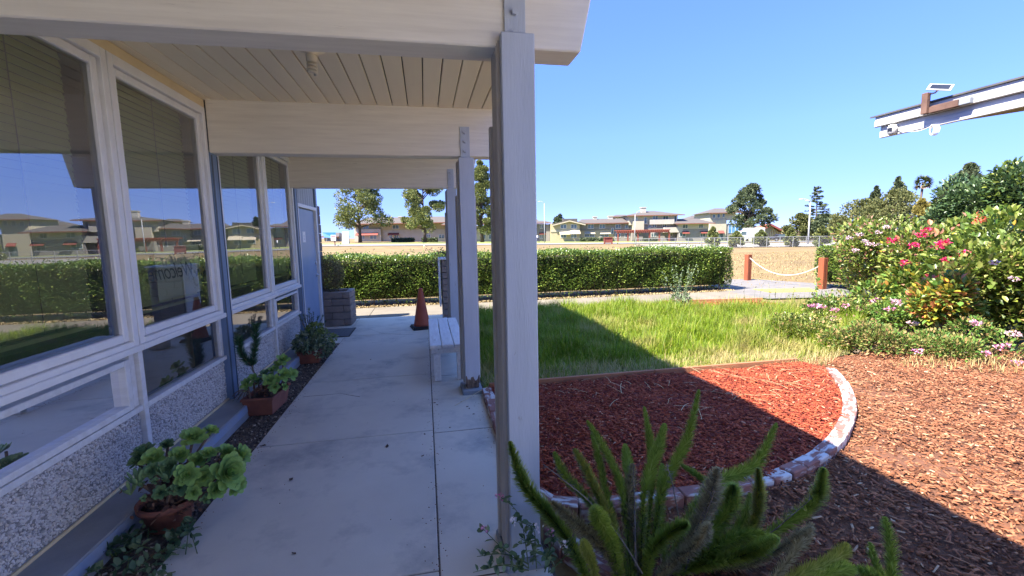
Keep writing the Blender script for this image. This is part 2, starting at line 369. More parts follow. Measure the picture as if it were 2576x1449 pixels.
# ceiling planks
deck = one('roof_deck', M['roof'], bld, (-6.2, .765, -8, 8.56, CZ+.034, CZ+.13))
x = -1.93
pl0 = None
while x < .6:
    if pl0 is None: pl0 = one('ceiling_plank', M['ceil'], deck, (0, .132, 0, 9.45, 0, .026), bevel=.004); pl0.location = (x, -.9, CZ+.004)
    else: share(pl0, deck, (x, -.9, CZ+.004))
    x += .1405
one('fascia_board', M['beam'], bld, (.766, .80, -8, 8.59, CZ+.0, CZ+.15), bevel=.004)
one('fascia_board', M['beam'], bld, (-6.2, .765, 8.562, 8.60, CZ+.0, CZ+.15), bevel=.004)
# ceiling lamp: bare spiral bulb
M['bulbglass'] = mat('aged_bulb', (.62, .57, .44), (.56, .51, .39), .4)
lamp = thing('ceiling_bulb', 'bare spiral bulb in a round white socket under the plank ceiling', 'lamp', (-.668, 3.2, CZ))
b = MB(); b.lathe([(.085, 0), (.085, -.014), (.06, -.03), (.034, -.034), (.034, -.05)], 24); b.build('ceiling_plate', M['ceil'], lamp, True)
b = MB(); b.lathe([(.030, -.034), (.030, -.085), (.024, -.092)], 16); b.build('bulb_base', M['bulbglass'], lamp, True)
b = MB(); q = [(math.cos(t)*.022, math.sin(t)*.022, -.092-.062*t/(2*math.pi*3.2)) for t in np.linspace(0, 2*math.pi*3.2, 60)]; b.tube(q, .0085, 6); b.build('spiral_tube', M['bulbglass'], lamp, True)
lamp.scale = (1.12, 1.12, 1.1)
# wall, base, ledge
one('wall', M['siding'], bld, (WX-.16, WX-.02, -8, 2.05, 0, CZ)); one('foundation', M['ledge'], bld, (WX-.12, WX-.004, 2.05, 7.2, -.1, .139))
led = one('ledge', M['ledge'], bld, (WX-.003, -1.655, -2.5, 7.2, -.08, .118), bevel=.008)
one('ledge_face', M['ledgeblue'], led, (-1.6545, -1.651, -2.5, 7.2, .05, .112))
one('ledge_trim', M['cream'], bld, (WX-.003, WX+.012, 2.1, 7.05, .119, .137), bevel=.003)
for y0, y1 in ((2.02, 2.11), (4.49, 4.625), (7.06, 7.19)):
    q = one('wall_post', M['bluepost'], bld, (WX-.05, WX+.045, y0, y1, .119, CZ), bevel=.003)
    one('post_groove', M['bluedark'], q, (WX+.0455, WX+.048, y0+.004, y0+.03, .12, 2.37)); one('post_groove', M['bluedark'], q, (WX+.0455, WX+.048, y1-.02, y1-.003, .12, 2.37))
one('soffit_trim', M['cream'], bld, (WX-.04, WX+.03, 2.12, 7.05, 2.765, CZ), bevel=.004)
# pebble-dash panels (one set of stones, shared)
rng = np.random.default_rng(3)
def pebbles():
    t = (1+5**.5)/2
    iv = np.array([(-1, t, 0), (1, t, 0), (-1, -t, 0), (1, -t, 0), (0, -1, t), (0, 1, t), (0, -1, -t), (0, 1, -t), (t, 0, -1), (t, 0, 1), (-t, 0, -1), (-t, 0, 1)])/1.9
    fi = [(0, 11, 5), (0, 5, 1), (0, 1, 7), (0, 7, 10), (0, 10, 11), (1, 5, 9), (5, 11, 4), (11, 10, 2), (10, 7, 6), (7, 1, 8), (3, 9, 4), (3, 4, 2), (3, 2, 6), (3, 6, 8), (3, 8, 9), (4, 9, 5), (2, 4, 11), (6, 2, 10), (8, 6, 7), (9, 8, 1)]
    n = 7600; gy, gz = 1.14, .39
    pos = np.stack([rng.uniform(-.004, .004, n), rng.uniform(.004, gy-.004, n), rng.uniform(.004, gz-.004, n)], 1)
    sz = rng.uniform(.0045, .0085, n); V, T = scat(iv, fi, pos, unit(rng, n), unit(rng, n), np.stack([sz*rng.uniform(.7, 1.1, n), sz*rng.uniform(.9, 1.4, n), sz*.8], 1))
    return V, T, np.repeat(rng.random(n), 12)
PV, PT, PR = pebbles(); peb0 = None
def pebble_panel(y0, y1):
    global peb0
    q = one('pebble_panel', M['pebwall'], bld, (WX-.03, WX-.006, y0, y1, .139, .53))
    if peb0 is None: peb0 = npmesh('pebble', PV, PT, M['peb'], q, PR, 'stuff'); o = peb0
    else: o = share(peb0, q)
    o.location = (WX-.006, y0, .139); o.scale = (1, (y1-y0)/1.14, 1)
for y0, y1 in ((2.115, 3.225), (3.275, 4.485), (4.63, 5.875), (5.925, 7.055)): pebble_panel(y0, y1)
for y in (3.25, 5.9):
    one('mullion_strip', M['framewood'], bld, (WX-.02, WX+.03, y-.022, y+.022, .125, .905), bevel=.003)
# windows
def window(y0, y1, z0=.92, z1=2.765, blind_bottom=1.14):
    fw = .05
    b = MB(); X0, X1 = WX-.06, WX+.035
    b.box(X0, X1, y0, y0+fw, z0, z1); b.box(X0, X1, y1-fw, y1, z0, z1); b.box(X0, X1, y0+fw, y1-fw, z0, z0+fw+.01); b.box(X0, X1, y0+fw, y1-fw, z1-fw-.015, z1)
    win = b.build('window', M['frame'], bld, bevel=.004)
    a0, a1, c0, c1 = y0+fw+.002, y1-fw-.002, z0+fw+.012, z1-fw-.017; s = .052
    b = MB(); X0, X1 = WX-.05, WX+.012
    b.box(X0, X1, a0, a0+s, c0, c1); b.box(X0, X1, a1-s, a1, c0, c1); b.box(X0, X1, a0+s, a1-s, c0, c0+s); b.box(X0, X1, a0+s, a1-s, c1-s, c1)
    b.build('sash', M['frame'], win, bevel=.006)
    b = MB(); b.add([(WX-.012, a0+s, c0+s), (WX-.012, a1-s, c0+s), (WX-.012, a1-s, c1-s), (WX-.012, a0+s, c1-s)], [(0, 1, 2, 3)]); b.build('glass_pane', M['glass'], win)
    one('drip_edge', M['frame'], win, (WX+.0355, WX+.055, y0-.004, y1+.004, z0-.012, z0+.028), bevel=.004)
    # venetian blind inside
    z = c1-.06; sl0 = None
    while z > blind_bottom:
        if sl0 is None:
            q = MB(); q.add([(-.006, a0+.05, .0222), (.006, a0+.05, -.0222), (.006, a1-.16, -.0222), (-.006, a1-.16, .0222)], [(0, 1, 2, 3)]); sl0 = q.build('slat', M['blind'], win); sl0.location = (WX-.075, 0, z)
        else: share(sl0, win, (WX-.075, 0, z))
        z -= .043
    one('blind_rail', M['blind'], win, (WX-.09, WX-.06, a0+.05, a1-.16, blind_bottom-.03, blind_bottom-.008))
    k = MB()
    for t in np.arange(0, 1.25, .028): k.lathe([(.0, 0), (.006, .008), (.0, .016)], 6, (WX-.058, a1-.19, c1-.15-t))
    k.build('bead_chain', M['blind'], win)
    one('blind_cord', M['trim'], win, (WX-.0665, WX-.0635, (a0+a1)/2-.002, (a0+a1)/2+.002, blind_bottom, c1-.05))
    return win
w1 = window(2.115, 3.245); w2 = window(3.255, 4.486); w3 = window(4.63, 5.895); w4 = window(5.905, 7.055)
def low_window(y0, y1, sashed, back):
    z0, z1 = .55, .905; X0, X1 = WX-.05, WX+.004
    b = MB(); f = .028
    b.box(X0, X1, y0, y0+f, z0, z1); b.box(X0, X1, y1-f-.02, y1, z0, z1); b.box(X0, X1, y0+f, y1-f-.02, z1-.016, z1)
    lw = b.build('low_window', M['framewood'], bld, bevel=.002)
    one('sill_rail', M['framewood'], lw, (WX-.05, WX+.026, y0, y1, .512, .548), bevel=.004)
    if sashed:
        s = .045; a0, a1, c0, c1 = y0+f+.002, y1-f-.05, z0+.002, z1-.03; b = MB()
        b.box(X0, WX+.022, a0, a0+s, c0, c1); b.box(X0, WX+.022, a1-s, a1, c0, c1); b.box(X0, WX+.022, a0+s, a1-s, c0, c0+s-.01); b.box(X0, WX+.022, a0+s, a1-s, c1-s+.01, c1)
        b.build('sash', M['framewood'], lw, bevel=.004)
    b = MB(); xg = WX-.022; b.add([(xg, y0+f, z0), (xg, y1-f, z0), (xg, y1-f, z1-.016), (xg, y0+f, z1-.016)], [(0, 1, 2, 3)]); b.build('glass_pane', M['glass'], lw)
    if back: one('back_sheet', M[back[0]], lw, (WX-.10, WX-.085, y0+.03, y0+(y1-y0)*back[1], z0, z1-.03))
low_window(2.115, 3.225, True, ('greysheet', .97)); low_window(3.275, 4.486, False, ('brownpanel', .72)); low_window(4.63, 5.875, False, None); low_window(5.925, 7.055, True, None)
# room behind the glass
b = MB(); b.box(-5.2, -5.1, 2, 7.3, .1, CZ); b.box(-5.1, WX-.17, 1.9, 2.0, .1, CZ); b.box(-5.1, WX-.17, 7.2, 7.3, .1, CZ); b.build('room_wall', M['room'], bld)
one('room_floor', M['roomdark'], bld, (-5.1, WX-.065, 2.0, 7.2, .05, .099)); one('room_ceiling', M['room'], bld, (-5.1, WX-.17, 2.0, 7.2, CZ-.06, CZ-.02))
one('room_lower_wall', M['roomdark'], bld, (WX-.14, WX-.125, 2.0, 7.2, .1, .50))
tb = thing('desk', 'dark desk inside the room behind the blinds, beside the window', 'desk', (-2.6, 4.2, .1)); one('desk_top', M['brownpanel'], tb, (-.35, .35, -1.6, 1.4, .68, .72)); one('desk_panel', M['roomdark'], tb, (-.3, .3, -1.55, 1.35, 0, .68))
# door
dr = one('door', M['door'], bld, (WX-.05, WX-.012, 7.31, 8.385, .02, 2.095), bevel=.004)
b = MB(); b.box(WX-.05, WX+.03, 7.235, 7.30, 0, 2.16); b.box(WX-.05, WX+.03, 8.395, 8.455, 0, 2.16); b.box(WX-.05, WX+.03, 7.30, 8.395, 2.105, 2.16); b.build('door_frame', M['frame'], dr, bevel=.004)
b = MB(); b.lathe([(.034, 0), (.034, .012), (.014, .016), (.014, .05)], 14); o = b.build('handle', M['metal'], dr, True); o.rotation_euler = (0, rad(90), 0); o.location = (WX-.012, 8.30, .99)
one('lever', M['metal'], dr, (WX+.03, WX+.048, 8.19, 8.31, .98, 1.0), bevel=.004)
b = MB(); b.lathe([(.03, 0), (.028, .018), (.0, .02)], 14); o = b.build('deadbolt', M['metal'], dr, True); o.rotation_euler = (0, rad(90), 0); o.location = (WX-.012, 8.30, 1.20)
one('threshold', M['metal'], dr, (WX-.05, WX+.05, 7.30, 8.395, .0, .018))
nz = PX(767, 596, WX)
no_ = one('notice', M['paper'], dr, (WX-.0118, WX-.0105, nz[1]-.085, nz[1]+.085, nz[2]-.085, nz[2]+.085))
one('notice_print', M['siding'], dr, *[(WX-.0104, WX-.0102, nz[1]-.03, nz[1]+.03, nz[2]-.045+.022*i, nz[2]-.037+.022*i) for i in range(4)])
sd0 = None
for i in range(9):
    o = one('siding_board', M['siding'], bld, (WX-.05, WX-.01, 7.195+.1405*i, 7.195+.1405*i+.134, 2.165, CZ), bevel=.006)
one('wall_back', M['bluedark'], bld, (WX-.16, WX-.052, 7.19, 8.56, 0, CZ))
one('corner_trim', M['bluepost'], bld, (WX-.05, WX+.02, 8.46, 8.56, 0, CZ), bevel=.003)
one('end_wall', M['siding'], bld, (-5.3, WX-.17, 8.44, 8.56, 0, CZ))
# sign taped inside the second window, read from the room
def text_mesh(body, size, m, name, parent, shear=0.0, spacing=1.0):
    c = bpy.data.curves.new(name, 'FONT'); c.body = body; c.size = size; c.shear = shear; c.align_x = 'CENTER'; c.align_y = 'CENTER'; c.space_character = spacing
    t = bpy.data.objects.new(name, c); COL.objects.link(t); bpy.context.view_layer.update()
    me = bpy.data.meshes.new_from_object(t); bpy.data.objects.remove(t); bpy.data.curves.remove(c)
    o = bpy.data.objects.new(name, me); COL.objects.link(o); me.materials.clear(); me.materials.append(m); o.parent = parent; return o
wa, wb = PX(393, 672, WX-.03), PX(513, 745, WX-.03)
sg = thing('welcome_sign', 'white paper Welcome sign with flowers, seen from behind through the second window', 'sign', (WX-.035, (wa[1]+wb[1])/2, 1.38))
hw = abs(wb[1]-wa[1])/2
one('sign_sheet', M['paper'], sg, (-.002, .0, -hw, hw, -.20, .20))
M['ink'] = mat('dark_ink', (.16, .21, .21), (.13, .18, .18), .6)
M['petal_y'] = mat('printed_yellow', (.7, .55, .25), (.65, .5, .2), .6)
o = text_mesh('Welcome', .17, M['ink'], 'lettering', sg, .35, .92); o.rotation_euler = (rad(90), 0, rad(-90)); o.location = (.002, -.10, .0)
for k, (fy, fz) in enumerate(((.36, .10), (.44, .02), (.34, -.02))):
    b = MB(); b.add([(0, math.cos(t)*.035*(1+.35*math.cos(5*t)), math.sin(t)*.035*(1+.35*math.cos(5*t))) for t in np.linspace(0, 2*math.pi, 31)[:-1]], [tuple(range(30))]); o = b.build('printed_flower', M['petal_y'], sg); o.location = (.0015, fy, fz)
for k in range(5):
    b = MB(); b.add([(0, 0, 0), (0, .03, .03), (0, .085, 0), (0, .03, -.03)], [(0, 1, 2, 3)]); o = b.build('printed_leaf', M['ink'], sg); o.location = (.0012, .30+.05*(k % 3), -.10+.03*k); o.rotation_euler = (k*1.3, 0, 0)
# ================================================================ canopy on the right
M['fasc'] = mat('white_fascia_paint', (.44, .435, .42), (.34, .335, .325), .6, 3, (14, 1, 14), .35, .65, .2, 60, .003, spot=((.35, .33, .30), 7, .68, .8, (6, 1, 6)))
M['rubber0'] = mat('black_plastic', (.02, .022, .03), (.015, .016, .022), .3)
M['soffit'] = mat('soffit_boards', (.20, .17, .13), (.15, .13, .10), .8)
tip = PX(2207, 295, 5.5); tz = float(tip[2]); ty = float(tip[1])
can = thing('canopy', 'dark edged flat canopy with two step white fascia jutting in from the right', 'canopy', (5.5, 0, 0))
far = [(0, ty), (0, -.5), (2.6, -.5), (2.3, 0)]
b = MB(); b.prism([(.03, ty-.03), (.03, -.5), (2.4, -.5)], 'z', tz-.20, tz-.012); b.build('soffit', M['soffit'], can)
b = MB(); b.prism([(-.05, ty+.05), (-.05, -.5), (2.45, -.5)], 'z', tz-.006, tz+.012); b.build('roof_sheet', M['roof'], can)
one('fascia_board', M['fasc'], can, (-.03, .0, -.5, ty, tz-.125, tz-.008), bevel=.003)
one('fascia_board', M['fasc'], can, (.001, .028, -.5, ty-.05, tz-.26, tz-.128), bevel=.003)
one('fascia_strip', M['fasc'], can, (-.042, -.031, -.5, ty-.002, tz-.122, tz-.055), bevel=.002)
one('fascia_strip', M['fasc'], can, (-.012, .0005, -.5, ty-.052, tz-.258, tz-.185), bevel=.002)
for yy in (.2, -.4): one('canopy_post', M['post'], can, (.45, .55, yy, yy+.1, 0, tz-.2), bevel=.004)
# security camera, solar panel on its bracket, coiled cable
one('bounce_wall', M['frame'], can, (.75, .95, -9, -.55, 0, tz-.2)); one('bounce_wall_roof', M['roof'], can, (-.05, 6, -9, -.52, tz-.19, tz))  # white wall with a roof, added out of view to throw sunlight back
c0 = PX(2245, 322, 5.45)
sc_ = thing('security_camera', 'small white dome security camera under the canopy corner', 'camera', (5.45, c0[1], c0[2]))
b = MB(); b.lathe([(.04, .015), (.04, .03), (.015, .04)], 16); b.build('mount', M['white'], sc_, True)
b = MB(); b.lathe([(.0, -.085), (.025, -.08), (.042, -.06), (.047, -.03), (.047, .012), (.03, .02)], 16); b.build('body', M['fasc'], sc_, True)
one('lens_window', M['rubber0'], sc_, (-.05, -.025, -.028, .02, -.04, .0), bevel=.004)
s0 = PX(2338, 262, 5.42)
M['rust'] = mat('rusty_brown_wood', (.15, .085, .06), (.10, .055, .04), .8, 6, bump=.2)
so_ = thing('solar_panel', 'small tilted solar panel on a brown bracket above the fascia', 'solar panel', (5.40, s0[1], s0[2]))
one('upright', M['rust'], so_, (-.03, .02, -.01, .05, -.10, .12), bevel=.004)
one('bracket_arm', M['rust'], so_, (.0, .05, -.28, -.011, -.10, -.03), bevel=.004)
one('bracket_end', M['ledge'], so_, (.01, .06, -.38, -.281, -.095, -.035), bevel=.004)
b = MB(); b.tube([(.0, .02, .10), (.0, -.06, .10), (-.01, -.11, .125)], .010, 6); b.build('ball_arm', M['metal'], so_, True)
pn = one('panel', M['fasc'], so_, (-.06, .06, -.10, .10, -.005, .005), bevel=.002); pn.location = (-.02, -.12, .135); pn.rotation_euler = (rad(20), rad(-38), rad(20))
pc = one('solar_cell', M['rubber0'], pn, (-.042, .042, -.078, .078, .0055, .008))
k0 = PX(2348, 322, 5.46)
cb = thing('cable_bundle', 'coiled white cable tied under the fascia of the canopy', 'cable', (5.46, k0[1], k0[2]))
b = MB()
for i in range(5):
    t = np.linspace(0, 2*math.pi, 14); b.tube([(.012*i-.02, math.cos(a)*(.02+.006*i), -.02+math.sin(a)*.055) for a in t], .004, 5, False)
b.build('coil', M['white'], cb, True)
b = MB(); dy = float(c0[1]-k0[1]); b.tube([(0, dy*t, .03+(c0[2]-k0[2])*t-.07*math.sin(math.pi*t)) for t in np.linspace(0, 1, 12)], .0035, 5); b.build('loose_wire', M['white'], cb, True)
# ================================================================ near garden
M['redmulch'] = leafmat('red_mulch', [(0, (.09, .017, .010)), (.3, (.19, .033, .018)), (.7, (.30, .068, .030)), (.95, (.33, .085, .04)), (1, (.40, .24, .15))], 0, .8, .15)
M['redbase'] = mat('red_mulch_base', (.20, .045, .03), (.11, .025, .018), .95, 20, bump=.8, bscale=60, bdist=.02)
M['brownmulch'] = leafmat('brown_mulch', [(0, (.06, .022, .012)), (.3, (.14, .055, .026)), (.7, (.25, .098, .050)), (.95, (.30, .145, .075)), (1, (.42, .30, .19))], 0, .8, .15)
M['brownbase'] = mat('brown_mulch_base', (.17, .07, .036), (.09, .04, .022), .95, 20, bump=.8, bscale=60, bdist=.02)
M['straw'] = leafmat('straw', [(0, (.42, .30, .14)), (1, (.62, .50, .28))], .2, .7)
M['timber'] = mat('edging_timber', (.36, .15, .07), (.26, .11, .055), .8, 3, (1, 10, 10), bump=.3)
def brickmat(name='worn_brick'):
    m, n, l, b, out = _nodes(name)
    mp = _coords(n, l, (1, 1, 1), True)
    t = _noise(n, l, mp, 9.0, 7.0, .65); r = _ramp(n, [(.38, (.25, .12, .095)), (.62, (.19, .09, .075))]); l.new(t.outputs['Fac'], r.inputs[0])
    mp2 = _coords(n, l, (.5, 1.9, 1.5), True); t2 = _noise(n, l, mp2, 13.0, 5.0, .55)
    oi = n.new('ShaderNodeObjectInfo'); mr = n.new('ShaderNodeMapRange'); mr.inputs[3].default_value = -.05; mr.inputs[4].default_value = .06; l.new(oi.outputs['Random'], mr.inputs[0])
    ad = n.new('ShaderNodeMath'); ad.operation = 'ADD'; l.new(t2.outputs['Fac'], ad.inputs[0]); l.new(mr.outputs[0], ad.inputs[1])
    r2 = _ramp(n, [(.48, (0, 0, 0)), (.60, (1, 1, 1))]); l.new(ad.outputs[0], r2.inputs[0])
    mx = n.new('ShaderNodeMixRGB'); mx.inputs[2].default_value = (.47, .455, .435, 1); l.new(r2.outputs[0], mx.inputs[0]); l.new(r.outputs[0], mx.inputs[1]); l.new(mx.outputs[0], b.inputs['Base Color'])
    b.inputs['Roughness'].default_value = .8; b.inputs['Specular IOR Level'].default_value = .2
    _bump(n, l, b, ad.outputs[0], .4, .006); return m
M['brick'] = brickmat()
def spline(pts, step):
    P = [np.array(p, float) for p in pts]; out = []
    for i in range(len(P)-1):
        p0, p1, p2, p3 = P[max(i-1, 0)], P[i], P[i+1], P[min(i+2, len(P)-1)]
        for t in np.linspace(0, 1, 30, endpoint=False):
            out.append(.5*((2*p1)+(-p0+p2)*t+(2*p0-5*p1+4*p2-p3)*t*t+(-p0+3*p1-3*p2+p3)*t**3))
    out.append(P[-1]); out = np.array(out); s = np.concatenate([[0], np.cumsum(np.linalg.norm(np.diff(out, axis=0), axis=1))])
    q = np.arange(0, s[-1], step); return np.stack([np.interp(q, s, out[:, k]) for k in range(out.shape[1])], 1)
def bricks(label, pts, ln=.155, wd=.085, ht=.072, seed=1):
    r = random.Random(seed); t = thing('brick_edging', label, 'brick edging', (pts[0][0], pts[0][1], 0))
    c = spline(pts, ln); b0 = None
    for i in range(len(c)-1):
        mid = (c[i]+c[i+1])/2; d = c[i+1]-c[i]; rz = math.atan2(d[1], d[0])
        if b0 is None:
            b0 = one('brick', M['brick'], t, (-ln/2+.002, ln/2-.003, -wd/2, wd/2, -.09, ht), bevel=.007); o = b0
        else: o = share(b0, t)
        o.location = (mid[0]-pts[0][0], mid[1]-pts[0][1], r.uniform(-.006, .004)); o.rotation_euler = (r.uniform(-.03, .03), r.uniform(-.02, .02), rz+r.uniform(-.02, .02))
    return t
ARC = [(.56, 4.38), (.55, 3.6), (.555, 2.95), (.60, 2.45), (.80, 2.30), (1.44, 2.27), (2.16, 2.32), (2.82, 2.58), (3.42, 2.98), (3.80, 3.32), (4.12, 3.68), (4.40, 4.08)]
bricks('curved row of worn white painted bricks round the red mulch bed', ARC, .158, .10)
bricks('short row of white painted bricks beside the near post, left of the ferns', [(.60, 2.16), (.70, 1.93), (.86, 1.72)], .15, .1, .06, 5)
def in_poly(P, poly):
    x, y = P[:, 0], P[:, 1]; ins = np.zeros(len(P), bool); n = len(poly); j = n-1
    for i in range(n):
        xi, yi = poly[i]; xj, yj = poly[j]
        c = ((yi > y) != (yj > y)) & (x < (xj-xi)*(y-yi)/((yj-yi)+1e-12)+xi); ins ^= c; j = i
    return ins
def fill(rng, poly, n):
    poly = np.array(poly); lo, hi = poly.min(0), poly.max(0); P = rng.uniform(lo, hi, (n, 2)); return P[in_poly(P, poly)]
def mound(x, y): return .012*np.sin(x*3.1+1)*np.cos(y*2.7)+.008*np.sin(x*7.3+y*5.1)
def mulch(name, poly, z, mb, mc, n, ln, seed, label=None):
    rng = np.random.default_rng(seed)
    sheet(name, poly, z-.025, mb)
    P = fill(rng, poly, n); k = len(P)
    pos = np.column_stack([P, z-.012+mound(P[:, 0], P[:, 1])+rng.uniform(-.008, .014, k)])
    az = rng.uniform(0, 2*math.pi, k); d = np.column_stack([np.cos(az), np.sin(az), rng.normal(0, .16, k)])
    nor = np.array([0, 0, 1.0])+rng.normal(0, .28, (k, 3))
    sz = np.column_stack([rng.uniform(.006, .014, k), ln*rng.lognormal(0, .45, k), rng.uniform(.003, .007, k)])
    V, T = scat(CHIP[0], CHIP[1], pos, d, nor, sz); o = npmesh(name+'_chips', V, T, mc, None, np.repeat(rng.random(k), 8), 'stuff')
    return o
arc2 = spline(ARC, .12).tolist()
RED = [tuple(p) for p in arc2]+[(4.36, 4.40), (.58, 4.42)]
o = mulch('red_mulch', RED, .055, M['redbase'], M['redmulch'], 30000, .028, 11); tag(o, 'red dyed bark chips filling the bed inside the curved bricks', 'mulch')
out2 = [(.62, .2), (9, .2), (9, 4.0), (6.2, 4.7), (4.5, 4.62), (4.46, 4.08)]+[tuple(p) for p in arc2[::-1] if p[1] < 4.05 and p[0] > .66 and p[1] < 4.08][:-1]
out2 = [p for p in out2 if not (p[0] < .62 and p[1] > 2.4)]
BROWN = out2
o = mulch('brown_mulch', BROWN, .02, M['brownbase'], M['brownmulch'], 78000, .027, 12); tag(o, 'brown bark chips spread on the ground outside the curved brick edge', 'mulch')
o = mulch('far_mulch', [(4.95, 8.15), (7.3, 7.75), (7.5, 8.75), (5.2, 9.1)], .04, M['redbase'], M['redmulch'], 5000, .034, 13); tag(o, 'small patch of red bark chips beyond the lawn by the sidewalk', 'mulch')
te = thing('timber_edging', 'long brown timber board edging between red mulch and lawn', 'garden edging', (.6, 4.46, 0))
for x0, x1 in ((0, 1.86), (1.87, 3.72)): one('board', M['timber'], te, (x0, x1, -.015, .02, -.03, .085), bevel=.004)
te2 = thing('timber_edging', 'short brown board edging the small mulch patch near the sidewalk', 'garden edging', (4.95, 8.15, 0))
k = MB(); k.bar((.25, .97, .05), (2.55, .62, .05), .03, .1); k.build('board', M['timber'], te2, bevel=.003)
# loose straws on the mulch and on the porch
rng = np.random.default_rng(21)
def strands(name, m, pts, ln, rng, wd=.0022, lift=.01, label=None, cat=None):
    n = len(pts); az = rng.uniform(0, 2*math.pi, n); V = []; T = []
    for i in range(n):
        L = ln*rng.uniform(.5, 1.4); a = az[i]; c = rng.normal(0, .10); p = np.array(pts[i]); side = np.array([-math.sin(a), math.cos(a), 0])*wd
        for j in range(5):
            t = j/4; q = p+np.array([math.cos(a+c*t)*L*t, math.sin(a+c*t)*L*t, lift*math.sin(math.pi*t)+.002]); V += [q-side, q+side]
        k = i*10; T += [(k+2*j, k+2*j+1, k+2*j+3, k+2*j+2) for j in range(4)]
    return npmesh(name, np.array(V), np.array(T), m, None, np.repeat(rng.random(n), 10), 'stuff')
P = fill(rng, [(2.3, 3.2), (4.2, 3.6), (4.3, 4.35), (.8, 4.35), (1.2, 3.9)], 90)
tag(strands('dry_straw', M['straw'], np.column_stack([P, np.full(len(P), .075)]), .22, rng), 'loose dry grass straws lying over the red mulch', 'dry grass')
k = MB(); a_, b_ = G(1145, 1020, .01), G(1262, 955, .05); k.tube([a_, (a_+b_)/2+np.array([0, 0, .008]), b_], .0026, 4); tag(k.build('dry_stalk', M['cream']), 'single pale dry stalk lying across the porch slab by the second post', 'dry stalk')
# dry leaves on the slabs
LEAFLAB = {1: 'larger curled dry leaf lying by the soil strip at the slab joint', 2: 'larger dry leaf lying alone on the near slab left of the middle', 8: 'small dry leaf nearest to the viewer on the near slab', 9: 'small dry leaf by the traffic cone', 10: 'small dry leaf lying between the cone and the middle pot'}
M['dryleaf'] = mat('dry_leaf', (.13, .07, .045), (.08, .045, .03), .8)
grit = np.column_stack([np.concatenate([rng.normal(.01, .03, 260), rng.uniform(-1.36, .5, 90), rng.normal(-1.34, .03, 350), rng.normal(.47, .04, 260)]), rng.uniform(1.2, 8.8, 960), np.full(960, .001)])
az = rng.uniform(0, 6.28, 960); V, T = scat(CHIP[0], CHIP[1], grit, np.column_stack([np.cos(az), np.sin(az), np.zeros(960)]), np.tile([0, 0, 1.0], (960, 1)), np.column_stack([rng.uniform(.0015, .0045, 960), rng.uniform(.002, .008, 960), np.full(960, .003)]))
tag(npmesh('debris', V, T, M['brownmulch'], None, np.repeat(rng.random(960), 8), 'stuff'), 'small bits of bark and dirt scattered over the porch slabs', 'debris')
P = fill(rng, [(-1.64, 1.5), (-1.37, 1.5), (-1.37, 7.15), (-1.64, 7.15)], 2600); az = rng.uniform(0, 6.28, len(P)); n_ = len(P)
V, T = scat(CHIP[0], CHIP[1], np.column_stack([P, np.full(n_, -.012)]), np.column_stack([np.cos(az), np.sin(az), rng.normal(0, .2, n_)]), np.array([0, 0, 1.0])+rng.normal(0, .3, (n_, 3)), np.column_stack([rng.uniform(.004, .012, n_), rng.uniform(.008, .026, n_), rng.uniform(.003, .010, n_)]))
M['bedchip'] = leafmat('bed_litter', [(0, (.05, .04, .03)), (.6, (.14, .11, .085)), (.9, (.26, .21, .16)), (1, (.48, .43, .36))], 0, .9, .15)
tag(npmesh('soil_litter', V, T, M['bedchip'], None, np.repeat(rng.random(n_), 8), 'stuff'), 'dry leaf bits and clods lying in the narrow soil strip by the wall', 'soil litter')
lv = None
for i, (px, py) in enumerate(((973, 1128), (671, 1121), (733, 1203), (1090, 1015), (1102, 1020), (1135, 1075), (1065, 1092), (1060, 1150), (745, 1395), (1008, 840), (930, 905), (1180, 1030), (1195, 1042), (1160, 1010), (1172, 1024))):
    g = G(px, py)
    if lv is None:
        k = MB(); k.add([(0, 0, .003), (-.014, .02, .012), (-.008, .045, .006), (0, .06, .014), (.012, .042, .004), (.015, .018, .010), (0, .03, .001)], [(0, 1, 6), (1, 2, 6), (2, 3, 6), (3, 4, 6), (4, 5, 6), (5, 0, 6)])
        lv = k.build('dry_leaf', M['dryleaf']); tag(lv, 'small curled dry brown leaf lying on the porch concrete', 'leaf', 'dry leaves scattered on the porch slabs'); o = lv
    else: o = lv.copy(); COL.objects.link(o)
    if i in LEAFLAB: o['label'] = LEAFLAB[i]
    o.location = (g[0], g[1], .0005); o.rotation_euler = (0, 0, i*1.7); s_ = (.5 if i > 2 else .9); o.scale = (s_, s_, s_)
